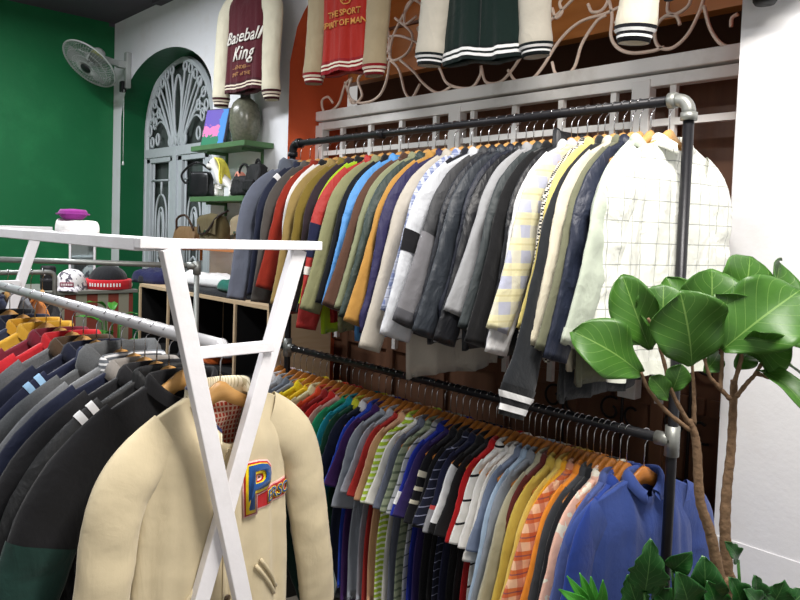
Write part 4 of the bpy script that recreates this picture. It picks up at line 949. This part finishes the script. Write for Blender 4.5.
mb.build('mirror_frame', 'trest', mr)
mb = MB().bar((-.08, .12, .0), (-.06, .01, mz), .014, .010, (0, 1, 0)); mb.build('stay', 'trest', mr)
q = ont(127, XT-.06); r_ = thing('tape_roll', 'small white roll beside the black cap', 'roll', q)
mb = MB(); A_ = (.6, -.6, .0); mb.tube([(-.02, .02, .022), (.02, -.02, .022)], .022, 18); mb.build('roll', 'white', r_, True)
mb = MB(); mb.tube([(.0199, -.0199, .022), (.0215, -.0215, .022)], .010, 14); mb.build('core', flat('#8A8A88', .6), r_, True)
# white cloth with a purple cap on the white beam of the left rack
wc = pl(77, 226, 2, zc+.0105+.012); bx = float(wc[0]); by = cb0[1]+.05
q = pl(77, 226, 1, by); 
folded('crumpled white cap resting on the white top board of the left rack', '#F4F2F0', (q[0], by, zc+.0105), 0, (.125, .085, .036), 51, None, 'crumpled_cap', 'cap')
q2 = pl(73, 215, 1, by); t = thing('purple_cup', 'small purple cap lying on the crumpled white cap', 'cap', (q2[0], by, zc+.0105+.032), 0)
mb = MB().lathe([(0, .0), (.022, 0), (.034, .012), (.034, .02), (.03, .026), (0, .028)], 20); mb.build('crown', cloth('#8A2E86'), t, True)
mb = MB().lathe([(.030, .013), (.040, .012), (.040, .016), (.030, .018)], 20); mb.build('rim', cloth('#7A2678'), t, True)
t.name = 'purple_cap'

# ------------------------------------------------------------------ galvanised pipe rack behind
e = pl(197, 266, 1, 1.62); w0 = pl(0, 257, 2, e[2]+.0)
gp = thing('galvanised_pipe_frame', 'thin galvanised pipe frame behind the left rack', 'clothes rack', (e[0], e[1], 0))
d_ = np.array([w0[0]-e[0], w0[1]-e[1], 0]); Lh = np.linalg.norm(d_); 
w1 = e+np.array([-1.0, -.95, 0])*1.0
w1 = pl(-60, 255, 0, e[0]-.55); w1[2] = pl(0, 258, 0, e[0]-.5)[2]
part(MB().tube([e+(w1-e)*.02, w1], .0125, 12), 'rail', 'galv', gp)
part(MB().tube([e, (e[0], e[1], .005)], .0125, 12), 'post', 'galv', gp)
part(MB().tube([w1, (w1[0], w1[1], .005)], .0125, 12), 'post', 'galv', gp)
for q in (e, w1):
    mb = MB().tube([q+np.array([0, 0, .022]), q-np.array([0, 0, .04])], .018, 12); u_ = (w1-e)/np.linalg.norm(w1-e)*(1 if q is e else -1); mb.tube([q, q+u_*.045], .018, 12); part(mb, 'tee_joint', 'galv', gp)
# small far rack of empty-looking hangers at the left edge
f0 = pl(55, 272, 0, -3.6); f1 = pl(-40, 266, 0, -3.6); f1[2] = f0[2]
fr = thing('small_pipe_rack', 'low galvanised pipe rack at the far left before the display table', 'clothes rack', (f0[0], f0[1], 0))
part(MB().tube([(f0[0], f0[1], .005)]+[(f0[0], f0[1], f0[2]-.04)]+corner((f0[0], f0[1], f0[2]-.1), f0, f1, .035)+[f1], .011, 12), 'frame', 'galv', fr)
part(MB().tube([(f1[0], f1[1], .005), f1], .011, 12), 'post', 'galv', fr)
for k in range(6):
    y_ = f0[1]-.055-.05*k; d = ('black t-shirt', 'orange t-shirt', 'grey t-shirt', 'brown t-shirt', 'navy t-shirt', 'dark red t-shirt')[k]; c = ('#1B1B1E', '#C87830', '#6A6A6E', '#4A3426', '#20263E', '#6A1E22')[k]
    garment(d+' mostly hidden', c, (f0[0], y_, f0[2]-HH), R(rnd.uniform(-4, 4)), 'short', 't-shirt', 'tee', group='t-shirts on the small far rack', suffix=', on the small far left rack', L=.6)
    hanger('pale', (f0[0], y_, f0[2]-HH), R(0), 'wooden hanger holding the hidden '+d+' on the small far rack', 'hangers on the small far rack')

# ------------------------------------------------------------------ plants
def leafmat(a, b, vein, gl=.42):
    T = NT('leaf'); uv = T.n('ShaderNodeUVMap'); s = T.n('ShaderNodeSeparateXYZ'); T.l(uv.outputs[0], s.inputs[0]); u, v = s.outputs[0], s.outputs[1]
    au = T.math('ABSOLUTE', T.math('SUBTRACT', u, .5)); mid = T.math('LESS_THAN', au, .012)
    side = T.math('LESS_THAN', T.math('FRACT', T.math('ADD', T.math('MULTIPLY', T.math('SUBTRACT', v, T.math('MULTIPLY', au, .75)), 7.0), 5)), .055)
    n = T.noise(18, 4); base = T.mix(n, lin(a), lin(b)); base = T.mix(T.math('MULTIPLY', T.math('MAXIMUM', mid, T.math('MULTIPLY', side, .6)), .7), base, lin(vein))
    m_ = T.done(base, gl, T.math('ADD', T.noise(40, 3), T.math('MULTIPLY', side, .5)), .25, .003, spec=.5)
    b_ = T.b; b_.inputs['Transmission Weight'].default_value = 0
    tr_ = T.n('ShaderNodeBsdfTranslucent'); T.l(base, tr_.inputs[0]); mx = T.n('ShaderNodeMixShader'); mx.inputs[0].default_value = .3
    out = T.t.nodes['Material Output']; T.l(b_.outputs[0], mx.inputs[1]); T.l(tr_.outputs[0], mx.inputs[2]); T.l(mx.outputs[0], out.inputs[0]); return m_
class Leaves:
    def __init__(s): s.V = []; s.F = []; s.UV = []
    def add(s, base, tip, width, normal, shape='fiddle', cup=.12, bend=.15, wave=.06, seed=0, nu=13, nv=20, lobes=0):
        base = np.array(base, float); tip = np.array(tip, float); L = np.linalg.norm(tip-base); d = (tip-base)/L
        nrm = np.array(normal, float); nrm -= d*(nrm@d); nrm /= np.linalg.norm(nrm); sd = np.cross(d, nrm)
        off = len(s.V); r_ = np.random.RandomState(seed+1); p = r_.rand(4)*6.3
        for i in range(nv):
            v = i/(nv-1)
            if shape == 'fiddle': w = math.sin(math.pi*min(1, (v*.97+.03)**1.25))**.62*(.72+.35*v) if v < .999 else .04
            else: w = math.sin(math.pi*min(.99, v**.75+.01))**.75
            if lobes: w *= .55+.45*abs(math.sin(v*math.pi*lobes))**.5 if v > .08 else 1
            w = max(w, .03)
            for j in range(nu):
                u = 2*j/(nu-1)-1
                q = base+d*L*v+sd*u*w*width/2*(1+.05*math.sin(9*v+p[0]))
                q = q+nrm*(width*cup*abs(u)**1.5*w-L*bend*(v-.0)**2*1.0+L*bend*.35*math.sin(math.pi*v)+width*wave*abs(u)**2*math.sin(11*v+p[1]+(2 if u > 0 else 0)))
                s.V.append(tuple(q)); s.UV.append((j/(nu-1), v))
        s.F += gridf(nv, nu, off=off)
    def build(s, name, mat, parent):
        V = np.array(s.V)-np.array(parent.location); o = mesh(name, V, s.F, mat, parent); uv = o.data.uv_layers.new(name='UVMap')
        idx = np.zeros(len(o.data.loops), int); o.data.loops.foreach_get('vertex_index', idx); uv.data.foreach_set('uv', np.array(s.UV)[idx].ravel())
        sol = o.modifiers.new('s', 'SOLIDIFY'); sol.thickness = .0012; return o
PD = 1.62
G1 = leafmat('#2F5C1C', '#4E812A', '#86AC58'); G2 = leafmat('#1D4A22', '#2F6A2C', '#6FA05A', .3); G3 = leafmat('#2E7A22', '#48A032', '#8AC060', .35)
T = NT('bark'); nb_ = T.noise(90, 6); BARK = T.done(T.mix(nb_, lin('#4A3626'), lin('#8E7358')), .9, nb_, .8, .004)
root = at(727, 600, PD); plx, ply = float(root[0]), float(root[1])
fig = thing('fiddle_leaf_fig', 'tall fiddle leaf fig plant with two thin trunks before the white wall', 'plant', (plx, ply, 0))
def tp(px, py, d=PD): return at(px, py, d)
def trunk(pts, r0_, r1_, name='trunk', mat=None):
    P = bez([tp(*q) for q in pts], 8); n = len(P); rr = np.linspace(r0_, r1_, n)*(1+.10*np.sin(np.arange(n)*1.7)+.05*np.sin(np.arange(n)*3.1)); part(MB().tube(P, rr, 9), name, mat or BARK, fig)
gA = np.array([plx-.015, ply, .40]); 
def down(px, py): q = tp(px, py); return q
P = [gA, tp(725, 600), tp(720, 580), tp(710, 532), tp(700, 500), tp(697, 450), tp(694, 432), tp(689, 420)]
n_ = 50; Pb = bez(P, 8); part(MB().tube(Pb, np.linspace(.0155, .0075, len(Pb))*(1+.07*np.sin(np.arange(len(Pb))*2.3)), 10), 'trunk', BARK, fig)
P = [gA+np.array([.04, .02, 0]), tp(730, 600, PD+.03), tp(727, 570, PD+.03), tp(725, 525, PD+.03), tp(727, 487, PD+.03), tp(731, 450, PD+.03), tp(733, 410, PD+.03), tp(734, 380, PD+.03)]
Pb = bez(P, 8); part(MB().tube(Pb, np.linspace(.0155, .008, len(Pb))*(1+.07*np.sin(np.arange(len(Pb))*1.9)), 10), 'trunk', BARK, fig)
for br in ([(689, 424), (672, 392), (664, 362), (656, 335), (648, 318)], [(690, 430), (667, 412), (649, 390), (641, 372)], [(694, 424), (694, 395), (692, 362)], [(730, 399), (718, 386), (708, 372), (700, 335)],
           [(736, 397), (748, 382), (756, 373), (766, 352), (764, 330)], [(734, 384), (741, 360), (742, 350), (750, 340)], [(720, 390), (722, 365), (722, 335)], [(756, 373), (775, 380)]): trunk(br, .0055, .0032, 'branch')
tocam = -cf; lf = Leaves(); S3 = cr; U3 = cu
def lv(b, t, w, nr=0, nu_=.3, db=0, dt=-.03, **k):
    s_ = k.pop('L', lf); s_.add(tp(b[0], b[1], PD+db), tp(t[0], t[1], PD+dt), w*1.14, tocam+S3*nr+U3*nu_, **k)
lv((641, 374), (581, 330), .125, -.1, .5, 0, -.06, seed=1, cup=.1)
lv((650, 350), (622, 276), .10, -.5, .3, .03, .03, seed=2, cup=.25)
lv((692, 366), (684, 294), .165, 0, .1, -.03, -.09, seed=3, cup=.10, bend=.1)
lv((662, 338), (664, 284), .11, -.3, .3, .02, .02, seed=4, cup=.15)
lv((690, 340), (672, 276), .10, .2, .4, .05, .06, seed=5, cup=.2)
lv((706, 340), (716, 270), .15, 0, .3, .02, .0, seed=6, cup=.14)
lv((728, 340), (758, 255), .16, .2, .3, .04, .06, seed=7, cup=.15)
lv((752, 325), (790, 262), .12, .7, .2, .05, .09, seed=8, cup=.3)
lv((722, 350), (802, 286), .17, .1, .7, -.02, -.06, seed=9, cup=.1, bend=.2)
lv((742, 345), (790, 350), .13, .1, -.5, 0, -.08, seed=10, cup=.12)
lv((755, 330), (825, 318), .13, .3, .5, .03, .08, seed=13, cup=.15)
lv((757, 370), (812, 400), .055, .1, .8, 0, -.12, seed=11, cup=.25, bend=.25)
lv((745, 360), (812, 366), .05, 0, 1.6, 0, .1, seed=12, cup=.2)
lv((668, 399), (654, 378), .05, .2, .2, 0, -.03, seed=14)
lv((672, 392), (682, 366), .05, -.2, .2, 0, -.02, seed=15)
lv((735, 368), (752, 348), .06, .3, .2, 0, .03, seed=16)
lv((704, 372), (722, 352), .05, .3, .2, 0, .03, seed=17)
lv((704, 356), (700, 300), .12, .5, .3, .03, .09, seed=18, cup=.2)
lv((655, 345), (618, 318), .11, -.5, .6, .05, .12, seed=19, cup=.2)
lv((736, 350), (720, 296), .13, -.1, .5, .0, -.03, seed=20, cup=.15)
lf.build('foliage', G1, fig)
pot = thing('plant_pot', 'round dark planter below the fig plant', 'pot', (plx, ply, 0))
POTP = [(0, 0), (.15, 0), (.17, .02), (.21, .38), (.215, .42), (.20, .42), (.195, .38)]
MB().lathe(POTP+[(0, .375)], 36).build('pot', flat('#3A3836', .5), pot, True)
tag(mesh('soil_bark', MB().lathe([(0, .385), (.19, .38), (.193, .372)][::-1], 30, (plx, ply, .004)).V, MB().lathe([(0, .385), (.19, .38), (.193, .372)][::-1], 30).F, BARK), 'dark soil surface in the planter', 'soil', kind='stuff')
# low broad-leaved foliage around the trunks
def lowplant(name, label, cat, px, d, leaves, mat, lobes=0, group='low leafy plants at the foot of the fig'):
    q = at(px, 640, d); t = thing(name, label, cat, (float(q[0]), float(q[1]), .385), 0, group); L_ = Leaves(); mb = MB()
    for k, (b, tp_, w, nr, nu_) in enumerate(leaves):
        p0 = at(b[0], b[1], d+.02*k % .08); p1 = at(tp_[0], tp_[1], d-.05+.03*(k % 4)); L_.add(p0, p1, w, tocam+S3*nr+U3*nu_, 'oval', cup=.12, bend=.15, seed=50+k, lobes=lobes)
        mb.tube(bez([(q[0]+.01*k-.02, q[1], .39), (np.array([q[0], q[1], .39])+p0)/2+np.array([0, 0, .04]), p0], 6), .0035, 6)
    L_.build('foliage', mat, t); part(mb, 'stem', flat('#3C6A2C', .5), t); return t
lowplant('monstera_plant', 'dark green ribbed leaf plant before the blue shirt', 'plant', 652, 1.55, [((645, 592), (652, 546), .085, -.2, .3), ((652, 600), (664, 566), .05, .7, .2), ((640, 612), (628, 580), .07, -.5, .6)], G2, 5)
lowplant('palm_plant', 'bright green spiky leaf plant at the bottom edge beneath the orange shirts', 'plant', 600, 1.55, [((590, 612), (565, 592), .03, 0, .5), ((590, 612), (572, 580), .025, 0, .5), ((592, 610), (583, 577), .025, 0, .5), ((593, 612), (593, 580), .025, .1, .4), ((596, 612), (606, 586), .028, .2, .5), ((592, 615), (560, 604), .03, 0, .8)], G3)
lowplant('pothos_plant', 'glossy round leaved plant just left of the trunks', 'plant', 700, 1.55, [((688, 606), (682, 578), .08, -.1, .4), ((704, 600), (706, 562), .09, -.2, .3), ((670, 608), (656, 592), .07, -.4, .8), ((700, 612), (690, 594), .07, .2, .9), ((672, 570), (690, 556), .05, .2, .8), ((715, 612), (712, 585), .07, .1, .5)], G2)
lowplant('philodendron_plant', 'leafy dark green plant at the bottom right right of the trunks', 'plant', 765, 1.55, [((740, 606), (736, 582), .07, 0, .5), ((752, 604), (760, 580), .07, .2, .7), ((770, 606), (786, 584), .08, .2, .8), ((785, 608), (806, 592), .08, .3, .8), ((760, 612), (752, 592), .06, -.2, .8), ((738, 560), (730, 544), .04, .1, .4), ((776, 615), (770, 596), .07, 0, .9), ((795, 615), (790, 598), .07, 0, .9)], G2, 4)

# small plant among the table and the left rack
q = pl(112, 330, 0, XT+.28); t = thing('potted_plant', 'small green leafy plant in front of the striped table', 'plant', (float(q[0]), float(q[1]), .0))
MB().lathe([(0, 0), (.08, 0), (.1, .02), (.12, .22), (.11, .22), (.105, .2), (0, .2)], 24).build('pot', flat('#6B4A3A', .7), t, True)
L_ = Leaves(); mb = MB(); base_ = np.array([q[0], q[1], .2]); zt0 = pl(112, 315, 0, XT+.28)[2]
for k in range(11):
    a = 2.4*k; h_ = zt0-.25+.03*k; p0 = np.array([q[0]+.05*math.cos(a), q[1]+.05*math.sin(a), h_]); p1 = p0+np.array([.13*math.cos(a), .13*math.sin(a), .05]); L_.add(p0, p1, .05, (math.cos(a)*-.3, math.sin(a)*-.3, 1), 'oval', seed=90+k); mb.tube(bez([base_, (base_+p0)/2+np.array([.01, 0, 0]), p0], 6), .004, 6)
L_.build('foliage', G3, t); part(mb, 'stem', flat('#3C6A2C', .5), t)
